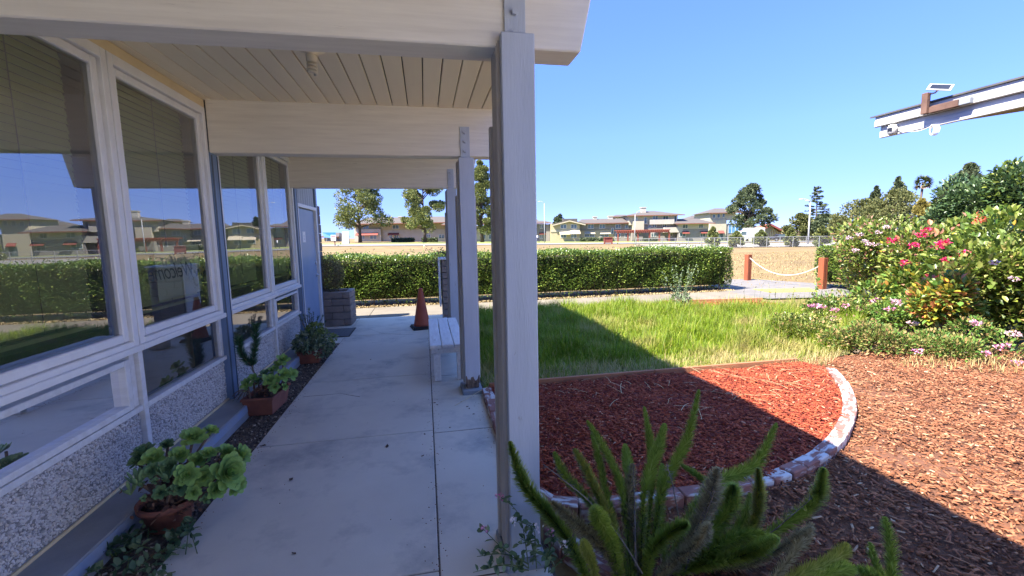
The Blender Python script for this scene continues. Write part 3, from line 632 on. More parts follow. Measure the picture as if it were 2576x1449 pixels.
# ---------------------------------------------------------------- lawn
M['lawnbase'] = mat('lawn_soil', (.17, .17, .06), (.15, .115, .06), .95, 6, bump=.6, bscale=40)
LAWN = [(.56, 4.49), (4.5, 4.49), (5.4, 4.75), (7.4, 6.3), (7.2, 7.7), (5.0, 8.15), (5.1, 9.0), (3.6, 9.28), (.56, 9.3)]
sheet('lawn', LAWN, -.01, M['lawnbase'])
M['grass'] = leafmat('grass_blade', [(0, (.09, .16, .010)), (.5, (.19, .28, .014)), (.85, (.27, .34, .022)), (.93, (.32, .30, .06)), (1, (.42, .34, .13))], .45, .5, .3, patch=((.38, .31, .11), 1.1, .54, .68))
def grass(name, P, h, rng, m, wd=.0035, lean=.55, label=None):
    n = len(P); az = rng.uniform(0, 2*math.pi, n); H = h*rng.uniform(.5, 1.25, n); ln = rng.uniform(.15, 1, n)*lean
    d = np.column_stack([np.cos(az), np.sin(az)]); sd = np.column_stack([-np.sin(az), np.cos(az), np.zeros(n)])*wd
    V = np.zeros((n, 7, 3))
    for j, t in enumerate((0, .4, .75, 1)):
        c = np.column_stack([P[:, :2]+d*(H*ln*t**1.8)[:, None], P[:, 2]+H*t*(1-.35*ln*t)])
        if j < 3: wv = sd*(1-.25*j); V[:, 2*j] = c-wv; V[:, 2*j+1] = c+wv
        else: V[:, 6] = c
    T = []
    tri = [(0, 1, 3), (0, 3, 2), (2, 3, 5), (2, 5, 4), (4, 5, 6)]
    T = (np.array(tri)[None]+(np.arange(n)*7)[:, None, None]).reshape(-1, 3)
    return npmesh(name, V.reshape(-1, 3), T, m, None, np.repeat(rng.random(n), 7), 'stuff')
rng = np.random.default_rng(31)
P = fill(rng, LAWN, 125000)
den = .5+.5*np.sin(P[:, 0]*2.1+1.3)*np.sin(P[:, 1]*1.7+.4); keep = rng.random(len(P)) < .45+.55*den; 
edge = np.clip((P[:, 1]-4.5)/.7, 0.4, 1); keep &= rng.random(len(P)) < edge
P = P[keep]; tuft = .85+.45*np.sin(P[:, 0]*4.7+np.sin(P[:, 1]*3))*np.sin(P[:, 1]*5.3+P[:, 0])+rng.exponential(.12, len(P))
P3 = np.column_stack([P, np.full(len(P), -.01)])
hh = (.21*tuft)*np.clip((P[:, 1]-4.3)/1.2, .5, 1)*(1+.25*np.clip((P[:, 0]-3.5)/1.5, 0, 1))
tag(grass('lawn_grass', P3, hh, rng, M['grass'], .0045, .8), 'long uncut green grass of the lawn beside the porch', 'grass')
# sparse dry fringe by the sidewalk and the timber board
M['drygrass'] = leafmat('dry_grass_blade', [(0, (.36, .27, .10)), (.7, (.52, .42, .20)), (1, (.22, .25, .06))], .35, .6)
P = np.vstack([fill(rng, [(.6, 8.95), (4.9, 8.4), (7.5, 8.2), (7.5, 9.35), (.6, 9.42)], 2500), fill(rng, [(.58, 4.45), (4.4, 4.45), (4.4, 4.9), (.58, 5.0)], 2600), fill(rng, [(3.9, 4.4), (4.6, 4.3), (5.2, 4.7), (4.0, 4.8)], 900)])
tag(grass('dry_grass_fringe', np.column_stack([P, np.zeros(len(P))]), .14, rng, M['drygrass'], .0025, .9), 'dry straw coloured grass fringing the lawn edges', 'dry grass')
P = fill(rng, [(5.2, 4.1), (9.0, 1.9), (9, 3.2), (6, 4.4)], 4500)
tag(grass('dry_ground_cover', np.column_stack([P, np.full(len(P), .02)]), .10, rng, M['drygrass'], .003, 1.0), 'low yellow dry ground cover along the foot of the flower bed', 'ground cover')
M['fieldgrass'] = leafmat('field_grass_blade', [(0, (.20, .13, .045)), (.6, (.33, .24, .10)), (1, (.42, .34, .16))], .25, .7)
# field grass just beyond the gate
P = fill(rng, [(9.0, 11.2), (30, 10.8), (40, 30), (2, 30), (2, 13)], 26000)
tag(grass('field_grass', np.array([(x, y, terr(x, y)-.03) for x, y in P]), .075, rng, M['fieldgrass'], .012, 1.3), 'cropped dry grass of the open field behind the hedge', 'dry grass')
# ---------------------------------------------------------------- hedges
M['hedge'] = leafmat('hedge_leaf', [(0, (.035, .07, .014)), (.45, (.11, .185, .035)), (.8, (.22, .30, .05)), (1, (.34, .38, .08))], .3, .28, .6, patch=((.17, .135, .05), 1.6, .66, .80))
M['twig'] = mat('twig_bark', (.16, .12, .085), (.10, .075, .055), .9, 8)
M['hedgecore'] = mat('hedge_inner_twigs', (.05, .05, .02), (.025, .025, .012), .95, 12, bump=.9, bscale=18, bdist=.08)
def hedge(label, x0, x1, y0, y1, z1, seed, n, rz=0, m='hedge', leaf=.05, group=None, zl=0.0):
    rng = np.random.default_rng(seed); cx, cy = (x0+x1)/2, (y0+y1)/2
    t = thing('hedge', label, 'hedge', (cx, cy, 0), rz, group); lx, ly = (x1-x0)/2, (y1-y0)/2
    A = [2*lx*z1, 2*lx*z1, 2*ly*z1, 2*ly*z1, 4*lx*ly]; cum = np.array(A)/sum(A); f = rng.choice(5, n, p=cum); u, v = rng.random(n), rng.random(n)
    pos = np.zeros((n, 3)); out = np.zeros((n, 3))
    for k, (ax, sg) in enumerate((('y', -1), ('y', 1), ('x', -1), ('x', 1), ('z', 1))):
        q = f == k
        if ax == 'y': pos[q] = np.column_stack([(u[q]*2-1)*lx, np.full(q.sum(), sg*ly), .10+v[q]*(z1-.10)]); out[q] = (0, sg, .35)
        if ax == 'x': pos[q] = np.column_stack([np.full(q.sum(), sg*lx), (u[q]*2-1)*ly, .10+v[q]*(z1-.10)]); out[q] = (sg, 0, .35)
        if ax == 'z': pos[q] = np.column_stack([(u[q]*2-1)*lx, (v[q]*2-1)*ly, np.full(q.sum(), z1)]); out[q] = (0, 0, 1)
    bul = .05*np.sin(pos[:, 0]*2.3+seed)*np.sin(pos[:, 2]*3.7+pos[:, 1]*2)+.045*np.sin(pos[:, 0]*5.9)*np.cos(pos[:, 2]*6.5)
    dep = -np.abs(rng.normal(0, .06, n))+bul; dep += np.where(rng.random(n) < .03, rng.uniform(0, .10, n), 0)
    dep -= .05*np.clip((.35-pos[:, 2])/.3, 0, 1)
    pos += out/np.linalg.norm(out, axis=1, keepdims=True)*dep[:, None]
    cr = np.minimum(1, np.maximum(np.abs(pos[:, 0])/lx, 0)); pos[:, 2] = np.maximum(pos[:, 2], .03)
    thin = (pos[:, 2] < .22) & (rng.random(n) < .55); pos, out = pos[~thin], out[~thin]
    leaves('foliage', M[m], t, pos, leaf, rng, out, .62, LEAF, 'stuff')
    ns = int(lx*22); sx = rng.uniform(-lx, lx, ns); sh = rng.exponential(.06, ns)+.03; SP = np.concatenate([np.column_stack([sx+rng.normal(0, .012, ns), rng.uniform(-ly, ly, ns), z1+sh*q]) for q in (.3, .6, .85, 1.0)]); leaves('stray_shoots', M[m], t, SP, leaf, rng, np.tile([0, 0, .8], (len(SP), 1)), .55, LEAF, 'stuff')
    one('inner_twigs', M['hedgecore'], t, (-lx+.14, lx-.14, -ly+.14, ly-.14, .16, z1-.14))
    k = MB(); r = random.Random(seed)
    for i in range(int(2*lx*6)):
        x = r.uniform(-lx+.1, lx-.1); y = -ly+r.uniform(.06, .25); k.tube([(x, y, -.03), (x+r.uniform(-.1, .1), y+r.uniform(-.05, .05), .2), (x+r.uniform(-.2, .2), y+r.uniform(-.06, .1), .45)], [.012, .009, .005], 4, False)
    k.build('stem', M['twig'], t, kind='stuff'); return t
hedge('long clipped green hedge running behind the sidewalk to the roped gate', -8.0, 8.28, 10.85, 12.0, 1.17, 41, 150000)
hg = G(2110, 735); hedge('short bright green clipped hedge right of the wooden gate post', 11.0, 16.0, 9.7, 10.8, 1.12, 42, 30000, -.05, leaf=.06)
# leaf litter under the hedge
P = np.vstack([fill(rng, [(-3, 10.70), (8.3, 10.70), (8.3, 10.95), (-3, 10.95)], 4000)])
litter = np.column_stack([P, rng.uniform(.0, .03, len(P))])
tag(leaves('leaf_litter', M['straw'], None, litter, .03, rng, None, .6, LEAF, 'stuff'), 'dry leaf litter lying along the foot of the hedge', 'leaf litter')
# ---------------------------------------------------------------- gate posts and rope
M['gatewood'] = mat('redwood_post', (.27, .075, .03), (.19, .052, .022), .7, 3, (5, 5, .7), bump=.25)
M['rope'] = mat('white_rope', (.70, .66, .56), (.55, .51, .42), .8, 40)
gl, gr = G(1880, 705), G(2067, 727)
for g, lb in ((gl, 'left redwood gate post at the end of the long hedge'), (gr, 'right redwood gate post beside the small bright hedge')):
    t = thing('gate_post', lb, 'post', (g[0], g[1], 0), .12)
    one('post_timber', M['gatewood'], t, (-.08, .005, -.08, .08, -.1, .86), bevel=.006); one('post_timber', M['gatewood'], t, (.009, .085, -.075, .085, -.1, .855), bevel=.006)
k = MB(); a_, b_ = np.array([gl[0], gl[1]-.05, .76]), np.array([gr[0], gr[1]+.05, .66])
pts = [a_+(b_-a_)*t-np.array([0, 0, .42*4*t*(1-t)]) for t in np.linspace(0, 1, 30)]; k.tube(pts, .011, 6)
tag(k.build('rope', M['rope'], None, True), 'white rope hanging slack between the two redwood gate posts', 'rope')
# ---------------------------------------------------------------- cone, bench, mat, bag, planter, block pier
M['cone'] = mat('faded_orange_rubber', (.50, .115, .055), (.40, .085, .045), .6, 6, (1, 1, .6), bump=.15, spot=((.22, .10, .07), 8, .6, .75))
M['rubber'] = mat('black_rubber', (.035, .033, .03), (.025, .024, .022), .8)
cn = thing('traffic_cone', 'faded orange traffic cone with black base on the porch beside the bench', 'traffic cone', (-.11, 8.0, 0), .2)
b = MB(); b.lathe([(.145, .045), (.14, .075), (.035, .70), (.034, .715), (.026, .715), (.024, .6)], 28); b.build('cone_body', M['cone'], cn, True)
one('cone_base', M['rubber'], cn, (-.19, .19, -.19, .19, 0, .032), bevel=.012); one('base_rim', M['rubber'], cn, (-.175, .175, -.175, .175, .034, .052), bevel=.008)
be = thing('bench', 'low white plank bench with three worn boards beside the second post', 'bench', (.0, 4.85, 0))
M['bench'] = mat('bench_white_paint', (.74, .73, .70), (.62, .60, .57), .55, 5, (6, .8, 6), bump=.25, spot=((.33, .28, .22), 8, .64, .76, (3, .6, 3)))
for i in range(3): one('seat_board', M['bench'], be, (.005+.135*i, .13+.135*i, 0, 1.68, .385, .425), bevel=.006)
for y in (.10, 1.50):
    one('cross_rail', M['bench'], be, (.02, .38, y-.03, y+.03, .315, .384), bevel=.004)
    for x in (.045, .30): one('leg', M['bench'], be, (x, x+.075, y-.035, y+.035, .0, .314), bevel=.005)
mt = G(825, 835); M['mat'] = mat('door_mat_fibre', (.12, .125, .135), (.08, .085, .09), .95, 60, bump=.6, bscale=220)
dm = thing('door_mat', 'grey door mat on the concrete in front of the blue door', 'mat', (-1.60, 7.93, 0)); one('mat_pile', M['mat'], dm, (-.29, .29, -.30, .40, .001, .012), bevel=.004); one('mat_border', M['rubber'], dm, (-.315, .315, -.325, .425, .0005, .007), bevel=.002)
M['bag'] = mat('plastic_bag', (.66, .68, .70), (.50, .52, .55), .35, 9, bump=.9, bscale=14, bdist=.03)
b = MB(); rng = np.random.default_rng(9)
pf = [(.02, 0), (.13, .01), (.15, .08), (.12, .16), (.07, .21), (.02, .23), (.0, .235)]; b.lathe(pf, 18)
b.v = [(x*(1+.22*math.sin(5*y*9+z*31)), y*(1+.2*math.cos(x*37+z*23)), z*(1+.15*math.sin(x*29))) for x, y, z in b.v]
bg_ = b.build('plastic_bag', M['bag'], None, True); bg_.location = (.24, 7.55, 0); tag(bg_, 'crumpled white plastic bag on the ground behind the bench', 'bag')
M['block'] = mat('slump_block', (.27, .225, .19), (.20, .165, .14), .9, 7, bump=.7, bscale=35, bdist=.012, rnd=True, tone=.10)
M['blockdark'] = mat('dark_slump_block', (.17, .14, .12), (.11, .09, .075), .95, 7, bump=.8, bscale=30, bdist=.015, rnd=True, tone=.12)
def block_box(t, x0, x1, y0, y1, z0, nz, h, m, lenx=.40, wall=.10, hollow=False, jit=.006, seed=2):
    r = random.Random(seed)
    for k in range(nz):
        za, zb = z0+k*h+.003, z0+(k+1)*h-.003; off = (k % 2)*lenx/2
        def row(a, b):
            c = [a]; q = a+(lenx-off if off else lenx)
            while q < b-.08: c.append(q); q += lenx
            c.append(b); return list(zip(c[:-1], c[1:]))
        j = lambda: r.uniform(-jit, jit)
        sides = [('x', y0, y0+wall), ('x', y1-wall, y1)] if hollow else [('x', y0, y1)]
        for _, a, b in sides:
            for p, q in row(x0, x1): dd = j(); one('block', m, t, (p+.003, q-.003, a+dd, b+dd, za, zb), bevel=.008)
        if hollow:
            for xa, xb in ((x0, x0+wall), (x1-wall, x1)):
                for p, q in row(y0+wall, y1-wall): dd = j(); one('block', m, t, (xa+dd, xb+dd, p+.003, q-.003, za, zb), bevel=.008)
plt = thing('block_planter', 'square brown block planter beside the blue door with a dead bush', 'planter', (0, 0, 0))
block_box(plt, -1.93, -1.40, 8.60, 9.22, 0, 5, .128, M['block'], .40, .10, True)
one('planter_soil', M['soil'], plt, (-1.83, -1.50, 8.70, 9.12, .3, .60))
pw = thing('block_wall', 'tall dark rough block wall end behind the blue door', 'wall', (0, 0, 0))
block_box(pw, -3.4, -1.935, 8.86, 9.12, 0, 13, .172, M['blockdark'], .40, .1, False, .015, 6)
pr = thing('block_pier', 'low grey stacked block pier at the end of the porch behind the posts', 'pier', (0, 0, 0))
block_box(pr, .285, .78, 8.45, 8.95, 0, 10, .118, M['block'], .25, .1, False, .008, 8)
one('cap_board', M['framewood'], pr, (.24, .80, 8.42, 8.97, 1.185, 1.215), bevel=.004)
o = one('torn_sheet', M['bench'], pr, (.235, .262, 8.44, 8.9, .30, 1.18), bevel=.003)
# ================================================================ foxtail ferns in front
M['fern'] = leafmat('fern_needle', [(0, (.17, .24, .035)), (.4, (.30, .40, .06)), (.75, (.42, .52, .09)), (1, (.54, .58, .17))], .555, .5, .3)
M['ferny'] = leafmat('yellowing_fern_needle', [(0, (.22, .25, .045)), (.5, (.40, .42, .07)), (1, (.54, .50, .14))], .4, .5, .3)
M['ferndry'] = leafmat('dry_fern_needle', [(0, (.17, .14, .07)), (.5, (.36, .31, .16)), (1, (.52, .47, .28))], .4, .7, .2)
M['stemdry'] = mat('dry_fern_stem', (.20, .17, .14), (.10, .08, .07), .8, 20)
M['sterngreen'] = mat('green_stem', (.10, .14, .04), (.07, .10, .03), .6, 20)
NEED = ([(-.5, 0, 0), (.5, 0, 0), (0, 1, .06)], [(0, 1, 2)])
def bez(pts, n):
    P = np.array(pts, float); return spline3(P, n)
def spline3(P, n):
    out = []
    s = np.linspace(0, len(P)-1-1e-6, n)
    for q in s:
        i = int(q); t = q-i; p0, p1, p2, p3 = P[max(i-1, 0)], P[i], P[i+1], P[min(i+2, len(P)-1)]
        out.append(.5*((2*p1)+(-p0+p2)*t+(2*p0-5*p1+4*p2-p3)*t*t+(-p0+3*p1-3*p2+p3)*t**3))
    return np.array(out)
def plume(par, pts, rmax, m, rng, dens=2600, bare=0.0, tip=.25):
    org = np.array(par.location); C = spline3(np.array(pts)-org, 40); L = np.linalg.norm(np.diff(C, axis=0), axis=1).sum(); n = int(dens*L/.5)
    t = rng.uniform(bare, 1, n)**.9; i = np.minimum((t*39).astype(int), 38); f = (t*39-i)[:, None]
    p = C[i]*(1-f)+C[i+1]*f; tan = C[i+1]-C[i]; tan /= np.linalg.norm(tan, axis=1, keepdims=True)
    rr = 1.28*rmax*np.clip(np.minimum((1-t)/tip, 1), .0, 1)**.6*np.clip(.55+t*2.2, 0, 1)
    d = unit(rng, n); d -= tan*(d*tan).sum(1, keepdims=True); d /= np.linalg.norm(d, axis=1, keepdims=True)
    ln = rr*rng.uniform(.55, 1.25, n); st = rng.uniform(0, .3, n)[:, None]
    V, T = scat(NEED[0], NEED[1], p+d*(ln[:, None]*st), d+tan*.55, tan, np.column_stack([np.full(n, .0062)*rng.uniform(.6, 1.4, n), ln*(1-st[:, 0])+.004, ln]))
    o = npmesh('frond', V, T, m, par, np.repeat(np.clip(rng.normal(.5, .25, n), 0, 1), 3))
    k = MB(); k.tube([tuple(q) for q in C[::3]], [.004-.0028*j/13 for j in range(len(C[::3]))], 5); k.build('stem', M['stemdry' if m is M['ferndry'] else 'sterngreen'], o)
    return o
def c7(x, y): return (1150+.3721*x, 958.4+.3721*y)
def c8(x, y): return (1852.8+.3386*x, 958.4+.3386*y)
f1 = thing('foxtail_fern', 'big foxtail fern with upright green plumes in front of the mulch bed', 'fern', (.98, 1.72, 0))
FR = [  # base ... tip in the photo's crop, tip distance, radius, kind
 ([(905, 1310), (760, 1090), (600, 880), (455, 690), (355, 410)], 1.80, .036, 'fern'),
 ([(1110, 1290), (1010, 1000), (880, 800), (730, 640), (655, 480)], 1.95, .028, 'fern'),
 ([(1120, 1280), (1040, 960), (960, 790), (870, 600), (790, 460)], 1.88, .027, 'ferny'),
 ([(1180, 1250), (1130, 850), (1090, 650), (990, 450), (878, 268)], 2.05, .025, 'fern'),
 ([(1160, 1250), (1060, 950), (1000, 720), (955, 520), (912, 350)], 2.1, .022, 'fern'),
 ([(1200, 1250), (1190, 900), (1165, 650), (1150, 540), (1135, 430)], 2.12, .026, 'fern'),
 ([(1260, 1250), (1310, 800), (1318, 560), (1300, 380), (1264, 175)], 2.15, .021, 'fern'),
 ([(1240, 1260), (1260, 800), (1310, 600), (1360, 450), (1405, 290)], 2.0, .030, 'fern'),
 ([(1290, 1260), (1370, 820), (1450, 600), (1560, 380), (1635, 60)], 1.95, .030, 'fern'),
 ([(1400, 1260), (1560, 950), (1740, 700), (2010, 570), (2160, 285)], 1.92, .036, 'fern'),
 ([(1500, 1250), (1760, 1000), (1790, 780), (1640, 650), (1515, 565)], 2.05, .022, 'fern'),
 ([(1600, 1280), (1900, 1080), (2010, 950), (2040, 780), (2035, 590)], 1.75, .034, 'ferny'),
 ([(1450, 1290), (1900, 1150), (2250, 950), (2430, 790), (2478, 590)], 1.62, .038, 'fern'),
 ([(1450, 1290), (1560, 1120), (1660, 900), (1720, 750), (1760, 590)], 1.62, .046, 'ferndry'),
 ([(1500, 1300), (1640, 1100), (1780, 950), (1850, 820), (1870, 700)], 1.72, .055, 'fern'),
 ([(1500, 1300), (1650, 1200), (1820, 1080), (1990, 1035), (2160, 1075)], 1.55, .036, 'fern'),
 ([(1270, 1300), (1320, 1150), (1400, 1060), (1480, 1000), (1560, 965)], 1.6, .034, 'fern'),
 ([(1230, 1280), (1190, 1000), (1160, 850), (1170, 700), (1185, 560)], 1.9, .036, 'ferndry'),
 ([(1120, 1300), (1000, 1150), (880, 1020), (760, 920), (640, 820)], 1.7, .030, 'ferndry'),
 ([(1090, 1310), (1060, 1130), (1000, 1000), (960, 930), (930, 860)], 1.65, .036, 'fern'),
 ([(1420, 1300), (1390, 1050), (1370, 850), (1380, 700), (1385, 560)], 2.1, .026, 'fern'),
 ([(960, 1330), (920, 1250), (890, 1170), (870, 1130), (850, 1080)], 1.55, .020, 'ferny'),
 ([(1550, 1310), (1700, 1230), (1900, 1190), (2050, 1130), (2165, 1060)], 1.45, .034, 'fern'),
 ([(1700, 1330), (1950, 1250), (2150, 1150), (2300, 1060), (2400, 990)], 1.42, .026, 'ferndry'),
 ([(1350, 1320), (1450, 1230), (1560, 1150), (1660, 1050), (1700, 960)], 1.5, .032, 'ferndry'),
 ([(1650, 1300), (1760, 1130), (1900, 1000), (1960, 900), (1985, 760)], 1.85, .036, 'fern')]
rng = np.random.default_rng(77)
for pts, yt, r, mm in FR:
    w3 = []
    for j, (x, y) in enumerate(pts):
        px, py = c7(x, y); f_ = j/(len(pts)-1); Y = 1.74*(1-f_)+yt*f_
        w3.append(PY(px, py, Y))
    b0 = w3[0]; b0[2] = max(b0[2], .02) if b0[2] > .12 else .02
    if j and w3[0][2] > .05: w3 = [np.array([b0[0]*.4+1.0*.6, 1.72, 0.0])]+w3
    plume(f1, w3, r, M[mm], rng, 2600 if mm != 'ferndry' else 1500)
f2 = thing('foxtail_fern', 'smaller foxtail fern at the bottom edge on the brown mulch, right of the big one', 'fern', (1.75, 1.35, 0))
for pts, yt, r, mm in [([(1120, 1560), (1150, 1449), (1150, 1300), (1130, 1150), (1100, 1010)], 1.5, .030, 'fern'), ([(1100, 1560), (1080, 1449), (1040, 1370), (1010, 1290), (990, 1200)], 1.45, .020, 'fern'),
                       ([(250, 1560), (480, 1440), (640, 1380), (760, 1310), (825, 1215)], 1.45, .032, 'ferny'), ([(1150, 1560), (1110, 1500), (1050, 1460), (980, 1430), (900, 1400)], 1.4, .028, 'fern'),
                       ([(200, 1560), (330, 1400), (450, 1250), (520, 1150), (560, 1060)], 1.5, .024, 'ferndry'), ([(300, 1600), (520, 1500), (700, 1430), (800, 1400), (870, 1400)], 1.38, .028, 'fern')]:
    w3 = [PY(*c8(x, y), 1.36*(1-j/4)+yt*j/4) for j, (x, y) in enumerate(pts)]
    plume(f2, w3, r, M[mm], rng, 2600 if mm != 'ferndry' else 1500)
# bare arching stalks among the plumes
for pts, yt in (([(1250, 1300), (1090, 1040), (900, 820), (720, 670), (580, 560)], 1.7), ([(1205, 1250), (1203, 1000), (1200, 850), (1195, 700), (1192, 560)], 1.85), ([(1540, 1290), (1600, 1100), (1660, 950), (1710, 830), (1740, 740)], 1.55), ([(1560, 1310), (1850, 1180), (2100, 1040), (2250, 920), (2400, 790)], 1.5), ([(1510, 1000), (1490, 880), (1460, 720), (1440, 640), (1415, 560)], 1.8)):
    w3 = [PY(*c7(x, y), 1.72*(1-j/4)+yt*j/4)-np.array(f1.location) for j, (x, y) in enumerate(pts)]
    C = spline3(np.array(w3), 24); k = MB(); k.tube([tuple(q) for q in C], [.0042-.0028*j/23 for j in range(24)], 5)
    r = random.Random(int(pts[0][0]))
    for q in range(6, 23):
        for _ in range(2): v = np.array([r.gauss(0, 1), r.gauss(0, 1), r.gauss(.3, .6)]); v = v/np.linalg.norm(v)*.03; k.tube([tuple(C[q]), tuple(C[q]+v)], [.0011, .0006], 3, False)
    k.build('bare_stalk', M['stemdry'], f1)
# leafy weeds at the post foot
M['weedleaf'] = leafmat('weed_leaf', [(0, (.07, .12, .05)), (.6, (.13, .20, .09)), (1, (.19, .25, .13))], .3, .5)
M['pink'] = leafmat('pink_petal', [(0, (.55, .16, .30)), (.6, (.72, .28, .45)), (1, (.85, .50, .62))], .3, .5)
M['whitep'] = leafmat('white_petal', [(0, (.75, .62, .66)), (.5, (.85, .80, .80)), (1, (.9, .88, .86))], .3, .5)
M['crimson'] = leafmat('crimson_petal', [(0, (.42, .01, .05)), (.6, (.65, .02, .12)), (1, (.78, .06, .22))], .25, .5)
M['coral'] = leafmat('coral_petal', [(0, (.75, .10, .05)), (1, (.85, .25, .15))], .25, .5)
def sprig(t, base, tipp, rng, m, n=14, leaf=.03, flower=None, fs=.014):
    org = np.array(t.location); a, b_ = np.array(base)-org, np.array(tipp)-org; mid = (a+b_)/2+np.array([rng.normal(0, .03), rng.normal(0, .03), .03])
    C = spline3(np.array([a, mid, b_]), 12); k = MB(); k.tube([tuple(q) for q in C], [.003-.002*j/11 for j in range(12)], 4); k.build('stem', M['sterngreen'], t)
    q = rng.uniform(.15, .97, n); i = np.minimum((q*11).astype(int), 10); p = C[i]+(C[i+1]-C[i])*(q*11-i)[:, None]
    leaves('leaf_spray', m, t, p, leaf, rng, np.tile([0, 0, .3], (n, 1)), .6, LEAF6, 'stuff')
    if flower: leaves('flower_head', M[flower], t, C[-1]+rng.normal(0, fs*.6, (16, 3)), fs, rng, None, .8)
wt = thing('weed_clump', 'sprawling leafy weeds with tiny pink and white flowers at the foot of the near post', 'weeds', (.5, 1.85, 0))
rng = np.random.default_rng(5)
for (bx, by), (tx, ty_), yy, fl in (((1330, 1420), (1215, 1330), 1.8, 'pink'), ((1340, 1420), (1290, 1310), 1.85, 'whitep'), ((1350, 1420), (1350, 1330), 1.8, 'whitep'), ((1330, 1430), (1200, 1400), 1.75, None), ((1370, 1430), (1385, 1340), 1.75, 'pink'),
      ((1330, 1430), (1260, 1250), 1.9, 'pink'), ((1370, 1440), (1440, 1300), 1.85, 'pink'), ((1350, 1430), (1300, 1370), 1.75, None), ((1380, 1440), (1340, 1385), 1.7, None), ((1330, 1435), (1230, 1430), 1.7, None), ((1320, 1435), (1190, 1440), 1.7, None), ((1380, 1440), (1420, 1370), 1.7, 'whitep')):
    sprig(wt, PY(bx, by, 1.8), PY(tx, ty_, yy), rng, M['weedleaf'], 16, .035, fl)
# ================================================================ potted succulents by the wall
M['terra'] = mat('terracotta', (.25, .095, .06), (.18, .065, .045), .8, 8, bump=.2, bscale=70, spot=((.50, .34, .26), 6, .66, .8))
M['aeon'] = mat('aeonium_leaf', (.27, .42, .11), (.19, .33, .08), .45, 22, spec=.4, rnd=True, tone=.12)
M['aeond'] = mat('dark_rosette_leaf', (.17, .28, .11), (.11, .20, .08), .45, 22, rnd=True, tone=.12)
M['aloe'] = mat('aloe_leaf', (.22, .34, .15), (.16, .27, .11), .45, 60, bump=.2, rnd=True, tone=.1)
M['woody'] = mat('succulent_stem', (.20, .13, .085), (.12, .08, .055), .85, 20, bump=.4)
M['deadleaf'] = leafmat('withered_leaf', [(0, (.10, .05, .035)), (1, (.24, .13, .085))], .2, .7)
def petal(name, m, w, l):
    k = MB(); k.add([(0, 0, 0), (-.3*w, .35*l, .02*l), (-.5*w, .72*l, .05*l), (-.2*w, .97*l, .05*l), (.0, 1.0*l, .04*l), (.2*w, .97*l, .05*l), (.5*w, .72*l, .05*l), (.3*w, .35*l, .02*l), (0, .5*l, -.07*l), (0, .85*l, -.03*l)],
          [(0, 1, 8), (1, 2, 8), (2, 9, 8), (2, 3, 9), (3, 4, 9), (4, 5, 9), (5, 6, 9), (6, 8, 9), (6, 7, 8), (7, 0, 8)]); o = k.build(name, m, None, True); return o
PET = {}
def rosette(t, c, R, nrm, m, n=26, seed=0):
    """rosette > leaf : golden-angle spiral of spoon leaves, opening round nrm"""
    if m not in PET:
        q = petal('leaf', M[m], .62, 1.0); PET[m] = q.data; bpy.data.objects.remove(q)
    ro = bpy.data.objects.new('rosette', None); COL.objects.link(ro); ro.parent = t; ro.empty_display_size = .02
    ro.location = tuple(np.array(c)-np.array(t.location)); ro.rotation_euler = Vector(nrm).normalized().to_track_quat('Z', 'Y').to_euler()
    r = random.Random(seed)
    for i in range(n):
        f = i/n; a = i*2.39996; el = rad(78-74*f+r.uniform(-5, 5)); s = R*(.35+.65*f**.7)*r.uniform(.92, 1.05)
        o = bpy.data.objects.new('leaf', PET[m]); COL.objects.link(o); o.parent = ro
        o.scale = (s, s, s); o.rotation_euler = Matrix.Rotation(a, 4, 'Z').to_quaternion().to_matrix().to_4x4().to_euler() if False else (Matrix.Rotation(a, 3, 'Z') @ Matrix.Rotation(el, 3, 'X')).to_euler()
        o.location = (0, 0, R*.10*(1-f))
    return ro
def c3(x, y): return (.3828*x, 894.5+.3828*y)
pot1 = thing('potted_succulent', 'nearest round terracotta pot overflowing with large green rosettes by the wall', 'potted plant', (-1.50, 2.72, 0))
b = MB(); b.lathe([(.10, .0), (.13, .12), (.143, .122), (.146, .155), (.13, .155), (.122, .12), (.0, .115)], 28); b.build('pot', M['terra'], pot1, True)
b = MB(); b.lathe([(.121, .125), (.06, .135), (.0, .138)], 20); b.build('pot_soil', M['soil'], pot1, True)
core = np.array([-1.50, 2.72, .2])
